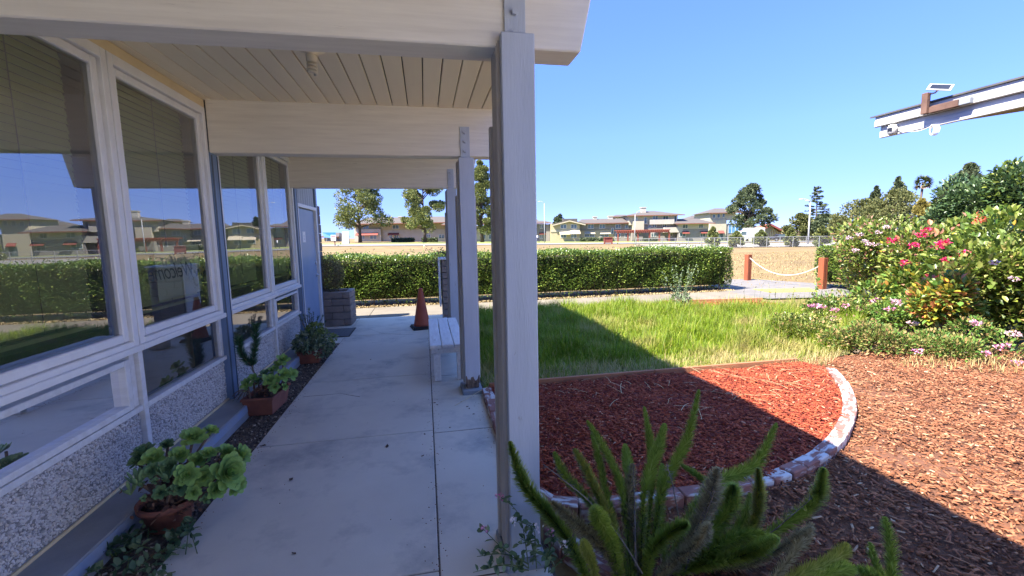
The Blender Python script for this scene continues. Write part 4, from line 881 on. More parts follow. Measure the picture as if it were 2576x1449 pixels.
for i, (x, y, R, Y, nr, m) in enumerate([(1270, 545, .078, 2.86, (.45, -.5, .9), 'aeon'), (1385, 500, .05, 2.98, (.5, -.2, .9), 'aeon'), (1010, 680, .066, 2.66, (.1, -.6, .9), 'aeon'), (1225, 785, .070, 2.60, (.5, -.95, .45), 'aeon'), (1490, 770, .108, 2.66, (1, -.65, .45), 'aeon'),
        (1575, 660, .075, 2.80, (1, -.1, .5), 'aeon'), (1370, 650, .05, 2.74, (.5, -.3, 1), 'aeon'), (945, 640, .066, 2.72, (-.2, -.3, 1), 'aeond'), (1100, 590, .045, 2.84, (.0, -.4, 1), 'aeond'), (1015, 830, .026, 2.56, (.2, -.7, 1), 'aeond'), (935, 850, .022, 2.56, (-.1, -.7, 1), 'aeond'), (1095, 815, .03, 2.60, (.2, -.7, 1), 'aeond'),
        (1115, 885, .024, 2.56, (.3, -.9, .8), 'aeond'), (945, 940, .022, 2.56, (.2, -.9, .6), 'aeond'), (1350, 945, .035, 2.6, (.5, -.8, .5), 'aeond'), (1180, 660, .062, 2.74, (.3, -.7, .8), 'aeon'), (1110, 730, .058, 2.64, (.1, -.8, .7), 'aeond'), (1330, 800, .066, 2.64, (.6, -.9, .4), 'aeon'), (1420, 880, .06, 2.62, (.8, -.8, .2), 'aeon'), (1300, 690, .06, 2.74, (.4, -.6, .8), 'aeon'), (1180, 870, .05, 2.57, (.3, -.9, .5), 'aeond'), (1060, 900, .045, 2.56, (.1, -.9, .5), 'aeond'), (1480, 640, .06, 2.82, (.7, -.3, .8), 'aeon'), (1000, 760, .05, 2.60, (.0, -.8, .7), 'aeond'), (1545, 850, .07, 2.68, (1, -.5, .1), 'aeon'), (1270, 900, .045, 2.56, (.4, -1, .3), 'aeon'), (900, 700, .05, 2.68, (-.3, -.5, .8), 'aeond')]):
    px, py = c3(x, y); c = PY(px, py, Y); rosette(pot1, c, R*1.06, nr, m, 40 if R > .09 else (30 if R > .04 else 14), i)
    k = MB(); a = np.array([core[0]+random.Random(i).uniform(-.07, .07), core[1]+random.Random(i+9).uniform(-.07, .07), .15])-np.array(pot1.location); e_ = np.array(c)-np.array(pot1.location)-np.array(nr)/np.linalg.norm(nr)*.01
    k.tube([tuple(a), tuple((a+e_)/2+np.array([0, 0, -.03])), tuple(e_)], [.010, .009, .008], 6); k.build('stem', M['woody'], pot1)
rng = np.random.default_rng(8)
P = np.column_stack([rng.normal(.05, .06, 420), rng.normal(-.02, .06, 420), rng.uniform(.10, .32, 420)]); leaves('withered_leaves', M['deadleaf'], pot1, P, .035, rng, None, .6, LEAF6, 'stuff')
al = petal('leaf', M['aloe'], .24, 1.0); alm = al.data; bpy.data.objects.remove(al)
for cx, cy, n, L in ((915, 800, 9, .105), (1105, 760, 7, .095), (860, 860, 6, .08)):
    c = PY(*c3(cx, cy+60), 2.60)-np.array(pot1.location)
    for i in range(n):
        o = bpy.data.objects.new('aloe_leaf', alm); COL.objects.link(o); o.parent = pot1; o.location = tuple(c); o.scale = (L, L, L)
        o.rotation_euler = (Matrix.Rotation(i*2.4, 3, 'Z') @ Matrix.Rotation(rad(48+7*(i % 4)), 3, 'X')).to_euler()
# creeping weed in front of the near pot
M['creep'] = leafmat('creeping_weed_leaf', [(0, (.05, .10, .05)), (.6, (.10, .17, .085)), (1, (.17, .22, .11))], .3, .5)
cw = thing('creeping_weed', 'low creeping green weeds growing in the soil strip below the nearest pot', 'weeds', (-1.48, 2.35, 0))
for i in range(22):
    x = rng.uniform(620, 1300); y = rng.uniform(max(1050, 1750-x*.72), 1440); g = G(*c3(x, y)); g2 = g+np.array([rng.normal(0, .10), rng.normal(0, .12), rng.uniform(.03, .08)]); g2[0] = min(g2[0], -1.28)
    sprig(cw, g, g2, rng, M['creep'], 11, .045)
b_, t_ = None, None
pot2 = thing('potted_succulent', 'middle rectangular terracotta trough with small rosettes and bushy needle plumes', 'potted plant', (-1.545, 4.50, 0))
def trough(t, lx, ly, h):
    b = MB(); q = [(-lx*.82, -ly*.82, 0), (lx*.82, -ly*.82, 0), (lx*.82, ly*.82, 0), (-lx*.82, ly*.82, 0), (-lx, -ly, h), (lx, -ly, h), (lx, ly, h), (-lx, ly, h), (-lx*.88, -ly*.92, h), (lx*.88, -ly*.92, h), (lx*.88, ly*.92, h), (-lx*.88, ly*.92, h), (-lx*.85, -ly*.88, h-.03), (lx*.85, -ly*.88, h-.03), (lx*.85, ly*.88, h-.03), (-lx*.85, ly*.88, h-.03)]
    b.add(q, [(0, 3, 2, 1)]+[(a+i, a+(i+1) % 4, a+4+(i+1) % 4, a+4+i) for a in (0, 4, 8) for i in range(4)]+[(12, 13, 14, 15)]); b.build('trough', M['terra'], t, bevel=.004)
    one('rim', M['terra'], t, (-lx-.006, lx+.006, -ly-.006, -ly*.9, h-.02, h+.004), (-lx-.006, lx+.006, ly*.9, ly+.006, h-.02, h+.004), (-lx-.006, -lx*.88, -ly*.9, ly*.9, h-.02, h+.004), (lx*.88, lx+.006, -ly*.9, ly*.9, h-.02, h+.004), bevel=.004)
    one('pot_soil', M['soil'], t, (-lx*.85, lx*.85, -ly*.88, ly*.88, h-.05, h-.028))
trough(pot2, .135, .22, .17); pot2.rotation_euler = (0, 0, rad(-4))
def c5(x, y): return ((800+x/2.07)*.6389, (950+y/2.07)*.6389)
for i, (x, y, R, Y, nr) in enumerate([(372, 1170, .055, 4.36, (-.2, -.9, .6)), (410, 1125, .045, 4.46, (0, -.7, .8)), (545, 1135, .058, 4.42, (.3, -.9, .5)), (595, 1125, .05, 4.5, (.4, -.8, .6)), (655, 1085, .062, 4.58, (.5, -.7, .6)), (705, 1080, .060, 4.64, (.8, -.5, .5)),
        (590, 1185, .045, 4.4, (.4, -.9, .3)), (640, 970, .06, 4.7, (.4, -.6, .8)), (600, 1010, .045, 4.68, (.1, -.6, .9)), (665, 1180, .035, 4.5, (.8, -.5, .2)), (450, 1150, .045, 4.5, (0, -.5, 1)), (500, 1090, .05, 4.56, (0, -.5, 1)), (560, 1060, .05, 4.62, (.1, -.4, 1))]):
    c = PY(*c5(x, y), Y); rosette(pot2, c, R*1.4, nr, 'aeon' if i not in (10, 11) else 'aeond', 18, 40+i)
    k = MB(); e_ = np.array(c)-np.array(pot2.location); k.tube([(max(-.09, min(.09, e_[0])), max(-.16, min(.16, e_[1])), .13), tuple(e_)], [.010, .007], 6); k.build('stem', M['woody'], pot2)
P = np.column_stack([rng.normal(.02, .05, 160), rng.normal(.0, .08, 160), rng.uniform(.14, .28, 160)]); leaves('withered_leaves', M['deadleaf'], pot2, P, .035, rng, None, .6, LEAF6, 'stuff')
M['needle'] = leafmat('needle_plume', [(0, (.03, .085, .035)), (.6, (.055, .13, .055)), (1, (.09, .18, .08))], .3, .5)
def needles(t, pts, rr, rng, n=900, ln=.06, m='needle', name='needle_plume', wd=.0028):
    C = spline3(np.array(pts)-np.array(t.location), 20); q = rng.uniform(0, 1, n); i = np.minimum((q*19).astype(int), 18); p = C[i]+(C[i+1]-C[i])*(q*19-i)[:, None]; tan = C[i+1]-C[i]; tan /= np.linalg.norm(tan, axis=1, keepdims=True)
    d = unit(rng, n); d -= tan*(d*tan).sum(1, keepdims=True); d = d/np.linalg.norm(d, axis=1, keepdims=True)+tan*.9
    V, T = scat(NEED[0], NEED[1], p, d, unit(rng, n), np.column_stack([np.full(n, wd*2), ln*rng.uniform(.7, 1.2, n), np.full(n, ln)])); o = npmesh(name, V, T, M[m], t, np.repeat(rng.random(n), 3))
    k = MB(); k.tube([tuple(c) for c in C[::4]], [.007, .006, .005, .004, .003], 6); k.build('stem', M['woody'], o)
needles(pot2, [PY(*c5(430, 1105), 4.55), PY(*c5(400, 1050), 4.53), PY(*c5(395, 1000), 4.52)], 0, rng, 60, .03)
needles(pot2, [PY(*c5(395, 1020), 4.52), PY(*c5(410, 900), 4.54), PY(*c5(425, 790), 4.55), PY(*c5(425, 690), 4.56)], .05, rng, 900, .072)
needles(pot2, [PY(*c5(395, 1020), 4.52), PY(*c5(330, 950), 4.48), PY(*c5(300, 880), 4.46), PY(*c5(285, 800), 4.45)], .05, rng, 700, .072)
for k_ in range(7):
    a = PY(*c5(390, 1230), 4.33); e_ = PY(*c5(225+k_*25, 1290+15*(k_ % 3)), 4.28+.02*k_); needles(pot2, [a, (a+e_)/2+np.array([0, 0, .05]), e_], .01, rng, 10, .02)
pot3 = thing('potted_succulent', 'farthest terracotta trough with a pale jade bush and grey green rosemary near the door', 'potted plant', (-1.54, 6.22, 0))
trough(pot3, .14, .20, .17)
M['jade'] = leafmat('jade_leaf', [(0, (.08, .13, .07)), (.5, (.16, .22, .12)), (1, (.30, .34, .21))], .15, .4)
M['lime'] = leafmat('lime_leaf', [(0, (.12, .19, .05)), (.6, (.22, .30, .09)), (1, (.34, .38, .14))], .25, .5)
M['rosemary'] = leafmat('rosemary_leaf', [(0, (.05, .085, .055)), (1, (.13, .18, .12))], .2, .6)
def ball(rng, n, c, r, shell=.5):
    return np.array(c)+unit(rng, n)*np.array(r)*(rng.uniform(shell, 1, n)**.6)[:, None]
l0 = np.array(pot3.location)
for x, y, Y, r, m, n, lf in ((850, 830, 6.1, .16, 'jade', 420, .05), (910, 720, 6.2, .10, 'lime', 260, .045), (1000, 800, 6.35, .13, 'lime', 260, .045), (960, 870, 6.15, .14, 'jade', 320, .05), (790, 850, 6.05, .09, 'jade', 160, .045), (860, 770, 6.2, .10, 'jade', 200, .045)):
    c = PY(*c5(x, y), Y)-l0; P = ball(rng, n, c, (r, r, r*.85)); leaves('leaf_clump', M[m], pot3, P, lf, rng, (P-c)/r, .6, LEAF6)
    k = MB(); k.tube([(0, 0, .14), tuple(c)], [.009, .004], 5); k.build('stem', M['woody'], pot3)
for x, y, Y in ((860, 545, 6.35), (820, 600, 6.3), (900, 580, 6.4), (980, 600, 6.5), (1000, 650, 6.5), (780, 600, 6.25), (940, 610, 6.45), (880, 590, 6.3), (845, 600, 6.38)):
    c = PY(*c5(x, y), Y); needles(pot3, [l0+np.array([0, .05, .15]), (l0+c)/2+np.array([0, 0, .12]), c], .02, rng, 230, .03, 'rosemary', 'rosemary_sprig', .003)
# dead bush in the planter, twigs on the pier
M['deadbush'] = leafmat('dry_bush_leaf', [(0, (.10, .085, .04)), (.6, (.20, .16, .075)), (1, (.28, .24, .12))], .2, .7)
db = thing('dead_bush', 'dry brownish ball shaped bush growing out of the block planter', 'bush', (-1.62, 8.9, .6))
c = PY(826, 690, 8.9)-np.array(db.location); P = ball(rng, 5200, c, (.30, .28, .36), .35); leaves('foliage', M['deadbush'], db, P, .032, rng, (P-c)*2, .4, LEAF, 'stuff')
for i in range(14):
    q = c+unit(rng, 1)[0]*.25; k = MB(); k.tube([(.0, 0, -.05), tuple(c*.4+np.array([0, 0, .05])), tuple(q)], [.012, .007, .002], 5); k.build('branch', M['twig'], db)
M['darkred'] = leafmat('dark_red_leaf', [(0, (.10, .04, .04)), (.6, (.18, .08, .075)), (1, (.24, .14, .11))], .2, .6)
dt = thing('dark_twig_plant', 'sprawling dark red twiggy plant on top of the grey block pier', 'plant', (.50, 8.7, 1.215))
for i in range(16):
    e_ = PY(1075+i*6, 628+18*((i*7) % 5), 8.55)-np.array(dt.location); k = MB(); k.tube([(0, 0, 0), (e_[0]*.5, e_[1]*.5, .12), tuple(e_)], [.007, .005, .002], 4); k.build('branch', M['twig'], dt)
    P = np.array(e_)*rng.uniform(.5, 1.05, (34, 1))+rng.normal(0, .035, (34, 3)); leaves('leaf_spray', M['darkred'], dt, P, .04, rng, None, .5, LEAF, 'stuff')
# ================================================================ flowering shrubs on the right
M['shrubleaf'] = leafmat('shrub_leaf', [(0, (.05, .085, .014)), (.5, (.13, .185, .026)), (.85, (.23, .27, .045)), (1, (.36, .36, .12))], .3, .4, .5)
M['darkshrub'] = leafmat('dark_glossy_leaf', [(0, (.025, .055, .02)), (.6, (.07, .12, .04)), (1, (.14, .20, .07))], .2, .4, .5)
M['nandina'] = leafmat('yellow_orange_leaf', [(0, (.20, .24, .04)), (.35, (.42, .36, .04)), (.65, (.56, .34, .05)), (.85, (.55, .22, .08)), (1, (.48, .13, .09))], .35, .45)
M['spirea'] = leafmat('bronze_seed_leaf', [(0, (.08, .13, .025)), (.4, (.17, .19, .045)), (.75, (.28, .22, .075)), (1, (.36, .22, .10))], .3, .6)
M['lush'] = leafmat('bright_green_leaf', [(0, (.06, .13, .025)), (.6, (.12, .24, .04)), (1, (.22, .33, .07))], .35, .45)
M['redtip'] = leafmat('reddish_new_leaf', [(0, (.30, .12, .07)), (1, (.50, .26, .18))], .35, .45)
def big_leaf(name, m):
    k = MB(); k.add(*LEAF6); o = k.build(name, m); d = o.data; bpy.data.objects.remove(o)
    a = d.attributes.new('rnd', 'FLOAT', 'POINT'); return d
def shrub(label, c, r, leaf, n, mats, seed, nleaf=0, cat='shrub', stems=9, name='flowering_shrub', asp=.55, base=None, up=.35):
    """lumpy shrub: stems, foliage mass, and (near ones) big single leaves as parts"""
    rng = np.random.default_rng(seed); c = np.array(c, float); r = np.array(r, float)
    t = thing(name, label, cat, (c[0], c[1], 0))
    lumps = [(c+unit(rng, 1)[0]*r*rng.uniform(.35, .72), r*rng.uniform(.38, .58)) for _ in range(11)]+[(c, r*.7)]
    tot = 0; PP = []; NN = []
    for lc, lr in lumps:
        k = n//len(lumps); d = unit(rng, k); P = lc+d*lr*(rng.uniform(.35, 1, k)**.45)[:, None]; PP.append(P); NN.append(d)
    P = np.vstack(PP); D = np.vstack(NN); ok = P[:, 2] > .05; P, D = P[ok], D[ok]; D = D+np.array([0, 0, up])
    sel = rng.random(len(P)); acc = 0; org = np.array([c[0], c[1], 0])
    for m, fr in mats:
        q = (sel >= acc) & (sel < acc+fr); acc += fr
        leaves('foliage', M[m], t, P[q]-org, leaf, rng, D[q], asp, LEAF6 if leaf > .045 else LEAF, 'stuff')
    if nleaf:      # the leaves nearest to the porch, one object each
        ds = []
        for m, fr in mats:
            for v in (.1, .4, .65, .9):
                d = big_leaf('leaf', M[m]); d.attributes['rnd'].data.foreach_set('value', [v]*7); ds.append(d)
        for i in range(nleaf):
            lc, lr = lumps[rng.integers(len(lumps))]; d = unit(rng, 1)[0]; d = d if d @ (np.array([-.55, -.8, .3])) > 0 else -d; p = lc+d*lr*1.02
            if p[2] < .1: continue
            o = bpy.data.objects.new('leaf', ds[rng.integers(len(ds))]); COL.objects.link(o); o.parent = t; o.location = tuple(p-org); s = leaf*rng.uniform(.9, 1.5); o.scale = (s*asp*1.2, s, s)
            v = Vector(d+rng.normal(0, .6, 3)+np.array([0, 0, .3])); o.rotation_euler = v.to_track_quat('Y', 'Z').to_euler()
    for i in range(stems):
        lc, lr = lumps[i % len(lumps)]; a = rng.normal(0, .08, 2); k = MB(); k.tube([(a[0], a[1], -.02), tuple((lc-org)*.5+np.array([0, 0, .02])), tuple(lc-org)], [.016, .011, .004], 5, False); k.build('stem', M['twig'], t)
    return t
def flower_heads(t, spots, m, size, rng, n=34, dome=.5):
    """each flower head: a dome of petals at a measured spot of the bush"""
    org = np.array(t.location)
    for p in spots:
        P = ball(rng, n, np.array(p)-org, (size, size, size*dome), .5); leaves('flower_head', M[m], t, P, size*.55, rng, (P-(np.array(p)-org))/size+np.array([0, -.2, .5]), .7, LEAF, 'stuff')
def c4r(x, y): return (2001+.3087*x, 383.3+.3087*y)
def at4(x, y, Y): return PY(*c4r(x, y), Y)
rng = np.random.default_rng(60)
M['palepink'] = leafmat('pale_pink_petal', [(0, (.62, .36, .40)), (.6, (.74, .52, .55)), (1, (.80, .68, .68))], .3, .5)
s1 = shrub('pale pink flowered shrub at the back corner beside the small bright hedge', at4(690, 830, 8.3), (1.15, 1.0, .78), .085, 9500, [('shrubleaf', .9), ('redtip', .1)], 61, 170)
flower_heads(s1, [at4(x, y, 7.25) for x, y in ((490, 800), (560, 725), (680, 650), (745, 610), (720, 765), (650, 750), (595, 750), (525, 670), (860, 860), (440, 700), (790, 820))], 'palepink', .055, rng)
s2 = shrub('large leafy shrub with crimson flowers in the middle of the flower bed', at4(1130, 960, 6.7), (1.4, 1.1, .92), .095, 15000, [('shrubleaf', .88), ('nandina', .07), ('redtip', .05)], 62, 260)
flower_heads(s2, [at4(x, y, 5.2 if y > 780 else 5.45) for x, y in ((1025, 680), (1065, 640), (785, 722), (1215, 735), (1160, 770), (1245, 880), (1265, 925), (1235, 935), (1380, 965), (1500, 1005), (1310, 1035), (1280, 1090), (1155, 1125), (1110, 1175), (1365, 825), (1425, 845), (900, 900), (960, 760), (1560, 880), (1120, 1010), (1440, 1100), (1190, 750), (1330, 1060), (1240, 900))], 'crimson', .066, rng, 46)
s3 = shrub('big pale green leafy shrub at the right edge with one coral red bloom', at4(1710, 930, 5.6), (1.2, 1.05, .86), .11, 12000, [('shrubleaf', .95), ('lush', .05)], 63, 280)
flower_heads(s3, [at4(1500, 535, 4.6)], 'coral', .06, rng, 40, 1.3); flower_heads(s3, [at4(1775, 1035, 3.9), at4(1475, 1390, 4.0), at4(1620, 900, 4.2)], 'palepink', .045, rng)
sA = shrub('dense leafy filler shrub low in the middle of the flower bed', at4(1000, 1120, 6.2), (.95, .75, .62), .085, 7000, [('shrubleaf', .75), ('lush', .2), ('nandina', .05)], 73, 120)
sB = shrub('dense green shrub low at the right edge under the pale leafy one', at4(1620, 1180, 4.95), (.95, .75, .72), .09, 7600, [('shrubleaf', .8), ('spirea', .2)], 74, 160)
s4 = shrub('tall dark green shrub rising behind the crimson flowered one', at4(1440, 490, 9.0), (1.05, .9, .95), .11, 8000, [('darkshrub', 1)], 64, 0, stems=12, name='tall_shrub')
s5 = shrub('tall dark leafy tree top at the right edge above the pale shrub', at4(1800, 420, 8.0), (.75, .8, .95), .12, 5000, [('darkshrub', .8), ('shrubleaf', .2)], 65, 0, name='tall_shrub')
s6 = shrub('yellow and orange leaved shrub in front of the crimson flowers', at4(1220, 1190, 4.75), (.42, .34, .46), .075, 3000, [('nandina', .5), ('shrubleaf', .35), ('lush', .15)], 66, 240)
s7 = shrub('low pink flowered bushy plant at the far end of the flower bed', at4(400, 1290, 6.6), (.85, .6, .32), .05, 5200, [('spirea', .45), ('lush', .35), ('shrubleaf', .2)], 67, 0)
flower_heads(s7, [at4(x, y, 6.2) for x, y in ((130, 1255), (170, 1250), (215, 1258), (318, 1285), (405, 1250), (520, 1280), (580, 1275), (290, 1350), (335, 1360), (325, 1385), (450, 1335), (610, 1385), (655, 1315), (660, 1205), (640, 1225), (250, 1400))], 'pink', .055, rng)
s8 = shrub('white and lilac flowered plant between the yellow shrub and the pink one', at4(880, 1330, 5.6), (.65, .5, .34), .055, 3600, [('lush', .6), ('shrubleaf', .4)], 68, 120)
flower_heads(s8, [at4(x, y, 5.1) for x, y in ((815, 1228), (1000, 1325), (1070, 1360), (955, 1400))], 'palepink', .06, rng); flower_heads(s8, [at4(820, 1215, 5.15), at4(770, 1275, 5.1)], 'pink', .05, rng)
def c5r(x, y): return (1937.1+.3086*x, 702.8+.3086*y)
def at5(x, y, Y): return PY(*c5r(x, y), Y)
s9 = shrub('low bronze green mounded plant edging the bed behind the brick arc', at5(760, 560, 4.75), (.62, .42, .34), .042, 6000, [('spirea', .75), ('lush', .25)], 69, 0)
s10 = shrub('bronze and green seeding mound beside the dry ground cover', at5(1180, 620, 4.55), (.62, .42, .36), .042, 6000, [('spirea', .62), ('lush', .38)], 70, 0)
flower_heads(s10, [at5(1205, 585, 4.2)], 'pink', .045, rng)
s11 = shrub('green and bronze mound at the right edge in front of the pale shrub', at5(1750, 620, 4.15), (.75, .45, .48), .05, 6000, [('spirea', .5), ('lush', .5)], 71, 60)
flower_heads(s11, [at5(1980, 450, 3.9)], 'palepink', .06, rng); flower_heads(s11, [at5(x, y, 3.8) for x, y in ((2010, 675), (1860, 550), (1920, 540), (1760, 605), (1675, 360))], 'pink', .04, rng)
s12 = shrub('yellowish weedy mound where the lawn meets the flower bed', at5(330, 420, 5.6), (.65, .55, .32), .045, 4600, [('spirea', .4), ('shrubleaf', .6)], 72, 0)
# tall airy weed and sparse seed stalks in front of the hedge
wd = thing('tall_weed', 'tall airy grey green weed standing before the long hedge', 'weed', tuple(G(1712, 778)))
M['wl'] = leafmat('grey_green_leaf', [(0, (.11, .16, .08)), (1, (.24, .30, .17))], .3, .6)
o0 = np.array(wd.location)
for i in range(26):
    e_ = PY(1655+rng.uniform(0, 105), rng.uniform(660, 720), o0[1]+rng.uniform(-.25, .25)); sprig(wd, o0+rng.normal(0, .04, 3)*np.array([1, 1, 0]), e_, rng, M['wl'], 22, .035)
P = ball(rng, 380, (0, 0, .15), (.22, .2, .22)); leaves('basal_leaves', M['wl'], wd, P, .06, rng, P*3, .5, LEAF6, 'stuff')
st = thing('seed_stalks', 'thin dry seed stalks standing between the small mulch patch and the path', 'weeds', tuple(G(2010, 780)))
o0 = np.array(st.location)
for i in range(26):
    b_ = G(rng.uniform(1880, 2060), rng.uniform(765, 800)); e_ = b_+np.array([rng.normal(0, .08), 0, rng.uniform(.25, .6)]); sprig(st, b_, e_, rng, M['spirea'], 7, .03)
for nm, (bx, by, ex, ey) in (('green_weed', (2045, 790, 2060, 700)),):
    t = thing(nm, 'single upright green weed with drooping leaves in front of the right gate post', 'weed', tuple(G(bx, by))); o0 = np.array(t.location)
    for _ in range(2): sprig(t, o0, PY(ex, ey, o0[1]), rng, M['lush'], 26, .06)
# ================================================================ the far side: road, strips, fence
CY = Vector((math.cos(YAW), -math.sin(YAW), 0)); CD = Vector((math.sin(YAW), math.cos(YAW), 0))
def strip(name, d0, d1, s0, s1, m, dz, n=24):
    V = []
    for s in np.linspace(s0, s1, n):
        for d in (d0, d1):
            x, y = s*CY.x+d*CD.x, s*CY.y+d*CD.y; V.append((x, y, terr(x, y)+dz))
    T = [(2*i, 2*i+2, 2*i+3, 2*i+1) for i in range(n-1)]
    return npmesh(name, np.array(V), np.array(T), m, kind='structure')
M['road'] = mat('road_asphalt', (.20, .195, .19), (.16, .155, .15), .9, .5)
M['farlawn'] = mat('far_lawn', (.16, .22, .04), (.22, .20, .07), .95, .25, lo=.4, hi=.6)
M['lot'] = mat('pale_gravel_lot', (.25, .225, .185), (.20, .18, .15), .9, .4)
strip('far_lawn', 88, 150, -110, 95, M['farlawn'], .02); strip('road', 76, 88, -140, 170, M['road'], .03); strip('road_kerb', 75.4, 76.0, -140, 170, M['sidewalk'], .12); strip('pavement', 88, 90, -140, 170, M['sidewalk'], .10)
strip('gravel_lot', 47, 66, 18, 120, M['lot'], .02)
M['galv'] = mat('galvanised_steel', (.26, .265, .265), (.20, .205, .205), .5, 8)
fn = thing('chain_link_fence', 'low galvanised chain link fence beyond the dry field, with small pines behind it', 'fence', tuple(AT(1605, 46)))
fo = np.array(fn.location); R0 = (1600, 1790); d0 = 46.0
fx = [AT(px, 46-.8*(px-1600)/600) for px in np.arange(1600, 2240, 33)]
FH = 1.05
for a in fx:
    p = a-fo; k = MB(); k.tube([tuple(p), tuple(p+np.array([0, 0, FH]))], .032, 5); k.build('fence_post', M['galv'], fn)
for a, b_ in zip(fx[:-1], fx[1:]):
    p, q = a-fo, b_-fo; k = MB(); k.tube([tuple(p+np.array([0, 0, FH])), tuple(q+np.array([0, 0, FH]))], .024, 5); k.build('top_rail', M['galv'], fn)
    k = MB(); L = q-p; n = 10
    for i in range(-6, n):
        for sg in (0, 1):
            t0, t1 = max(0, i/n), min(1, (i+6)/n); z0, z1 = (t0*n-i)/6*FH, (t1*n-i)/6*FH
            if sg: z0, z1 = FH-z0, FH-z1
            k.bar(tuple(p+L*t0+np.array([0, 0, z0])), tuple(p+L*t1+np.array([0, 0, z1])), .006, .006)
    k.build('mesh_panel', M['galv'], fn, kind='stuff')
# ---------------------------------------------------------------- far trees
M['bark'] = mat('pine_bark', (.11, .08, .06), (.06, .045, .035), .95, 3, (3, 3, .6), bump=.5)
M['pine'] = leafmat('pine_needles', [(0, (.05, .075, .025)), (.5, (.14, .165, .05)), (1, (.26, .26, .08))], .25, .6)
M['pined'] = leafmat('dark_conifer_needles', [(0, (.03, .05, .025)), (.6, (.08, .105, .048)), (1, (.14, .16, .075))], .2, .6)
M['oak'] = leafmat('olive_leaf', [(0, (.06, .075, .022)), (.6, (.13, .14, .045)), (1, (.21, .205, .075))], .25, .6)
M['goldleaf'] = leafmat('golden_leaf', [(0, (.16, .14, .03)), (1, (.34, .28, .07))], .3, .6)
FACE = ([(-.5, -.5, 0), (.5, -.5, 0), (.5, .5, 0), (-.5, .5, 0)], [(0, 1, 2, 3)])
def tree(name, label, px, d, ytop, prof, m, seed, trunk=.3, lean=0, clump=.2, ncl=34, nleaf=170, lsz=1.0, y0=None, group=None, cat='tree', flat=.75, limbs=True, wob=.0, zb=None):
    """prof: list of (t, left px, right px): half widths of the crown in photo pixels, t=0 at the crown's foot and 1 at its top"""
    rng = np.random.default_rng(seed); g = AT(px, d); k = d/F
    top = (EYEP+ray(px, ytop)*d)[2]-g[2]; t = thing(name, label, cat, tuple(g), -YAW, group)
    zc = top*trunk; ts = [q[0] for q in prof]; hl = [q[1]*k for q in prof]; hr = [q[2]*k for q in prof]
    tr = max(.10, top*.022); b = MB(); nseg = 7; lx = lean*k
    axis = lambda z: np.array([lx*(z/top)**1.5, .0, z])
    b.tube([tuple(axis(top*.92*i/nseg)+np.array([rng.normal(0, tr*.25) if 0 < i < 6 else 0, 0, 0])) for i in range(nseg+1)], [tr*(1.25 if i == 0 else 1-.86*i/nseg) for i in range(nseg+1)], 8); b.build('trunk', M['bark'], t, True)
    PP = []; DD = []; wmax = max(max(hl), max(hr))
    for i in range(ncl):
        tt = (i+.5)/ncl; tt = min(.985, max(.0, tt+rng.normal(0, .02))); z = zc+(top-zc)*tt
        a = rng.uniform(0, 2*math.pi); rr = rng.uniform(.45, .92)**.7
        L, R = np.interp(tt, ts, hl), np.interp(tt, ts, hr); wv = R if math.cos(a) > 0 else L; wy = (L+R)/2
        cr = clump*wmax*rng.uniform(.7, 1.25); cr = min(cr, .62*max(L, R)+.05*wmax)
        c = axis(z)+np.array([math.cos(a)*max(wv-cr*.8, 0)*rr/.92, math.sin(a)*max(wy-cr*.8, 0)*rr/.92, 0])
        n = nleaf; dd = unit(rng, n); P = c+dd*np.array([cr, cr, cr*flat])*(rng.uniform(.25, 1, n)**.5)[:, None]; PP.append(P); DD.append(dd)
        if limbs and rr > .5:
            s0 = axis(max(zc*.85, z-rng.uniform(.06, .16)*top)); q = MB(); q.tube([tuple(s0), tuple((s0+c)/2+np.array([0, 0, rng.uniform(-.02, .03)*top])), tuple(c)], [tr*.42, tr*.28, tr*.12], 5, False); q.build('limb', M['bark'], t)
    P = np.vstack(PP); D = np.vstack(DD)+np.array([0, 0, .4]); sz = lsz*2.6*k*rng.uniform(.6, 1.3, len(P))
    V, T = scat(FACE[0], FACE[1], P, D+unit(rng, len(P))*.6, unit(rng, len(P)), np.column_stack([sz, sz*1.25, sz])); npmesh('crown', V, T, M[m], t, np.repeat(np.clip(rng.random(len(P)), 0, 1), 4))
    return t
PINE = [(0, 45, 48), (.15, 70, 75), (.35, 78, 68), (.55, 62, 58), (.75, 48, 45), (.9, 30, 30), (1, 10, 10)]
tree('pine_tree', 'broad pine tree left of the others, beyond the long hedge, under the porch beam', 905, 112, 425, [(0, 50, 60), (.08, 75, 92), (.22, 70, 85), (.38, 72, 62), (.52, 55, 60), (.7, 45, 50), (.88, 32, 35), (1, 10, 10)], 'pine', 81, .24, clump=.23, ncl=40, nleaf=460, lsz=.8)
tree('pine_tree', 'pine tree right of the broad one, half hidden by the third porch post', 1068, 112, 440, [(0, 60, 50), (.12, 75, 62), (.3, 40, 62), (.5, 50, 60), (.7, 58, 55), (.85, 40, 42), (1, 12, 12)], 'pine', 82, .22, clump=.23, ncl=38, nleaf=460, lsz=.8)
tree('pine_tree', 'tall narrow pine tree showing between the second and the near porch post', 1213, 112, 408, [(0, 30, 40), (.15, 40, 48), (.3, 42, 45), (.5, 34, 40), (.7, 30, 30), (.88, 20, 20), (1, 6, 6)], 'pine', 83, .15, clump=.34, ncl=44, nleaf=420, lsz=.8)
tree('pine_tree', 'rounded dark pine tree in front of the tall cream building', 1880, 98, 470, [(0, 35, 40), (.1, 58, 70), (.3, 62, 68), (.5, 55, 52), (.7, 42, 40), (.87, 32, 30), (1, 12, 12)], 'pined', 84, .28, lean=8, clump=.2, ncl=60, nleaf=170)
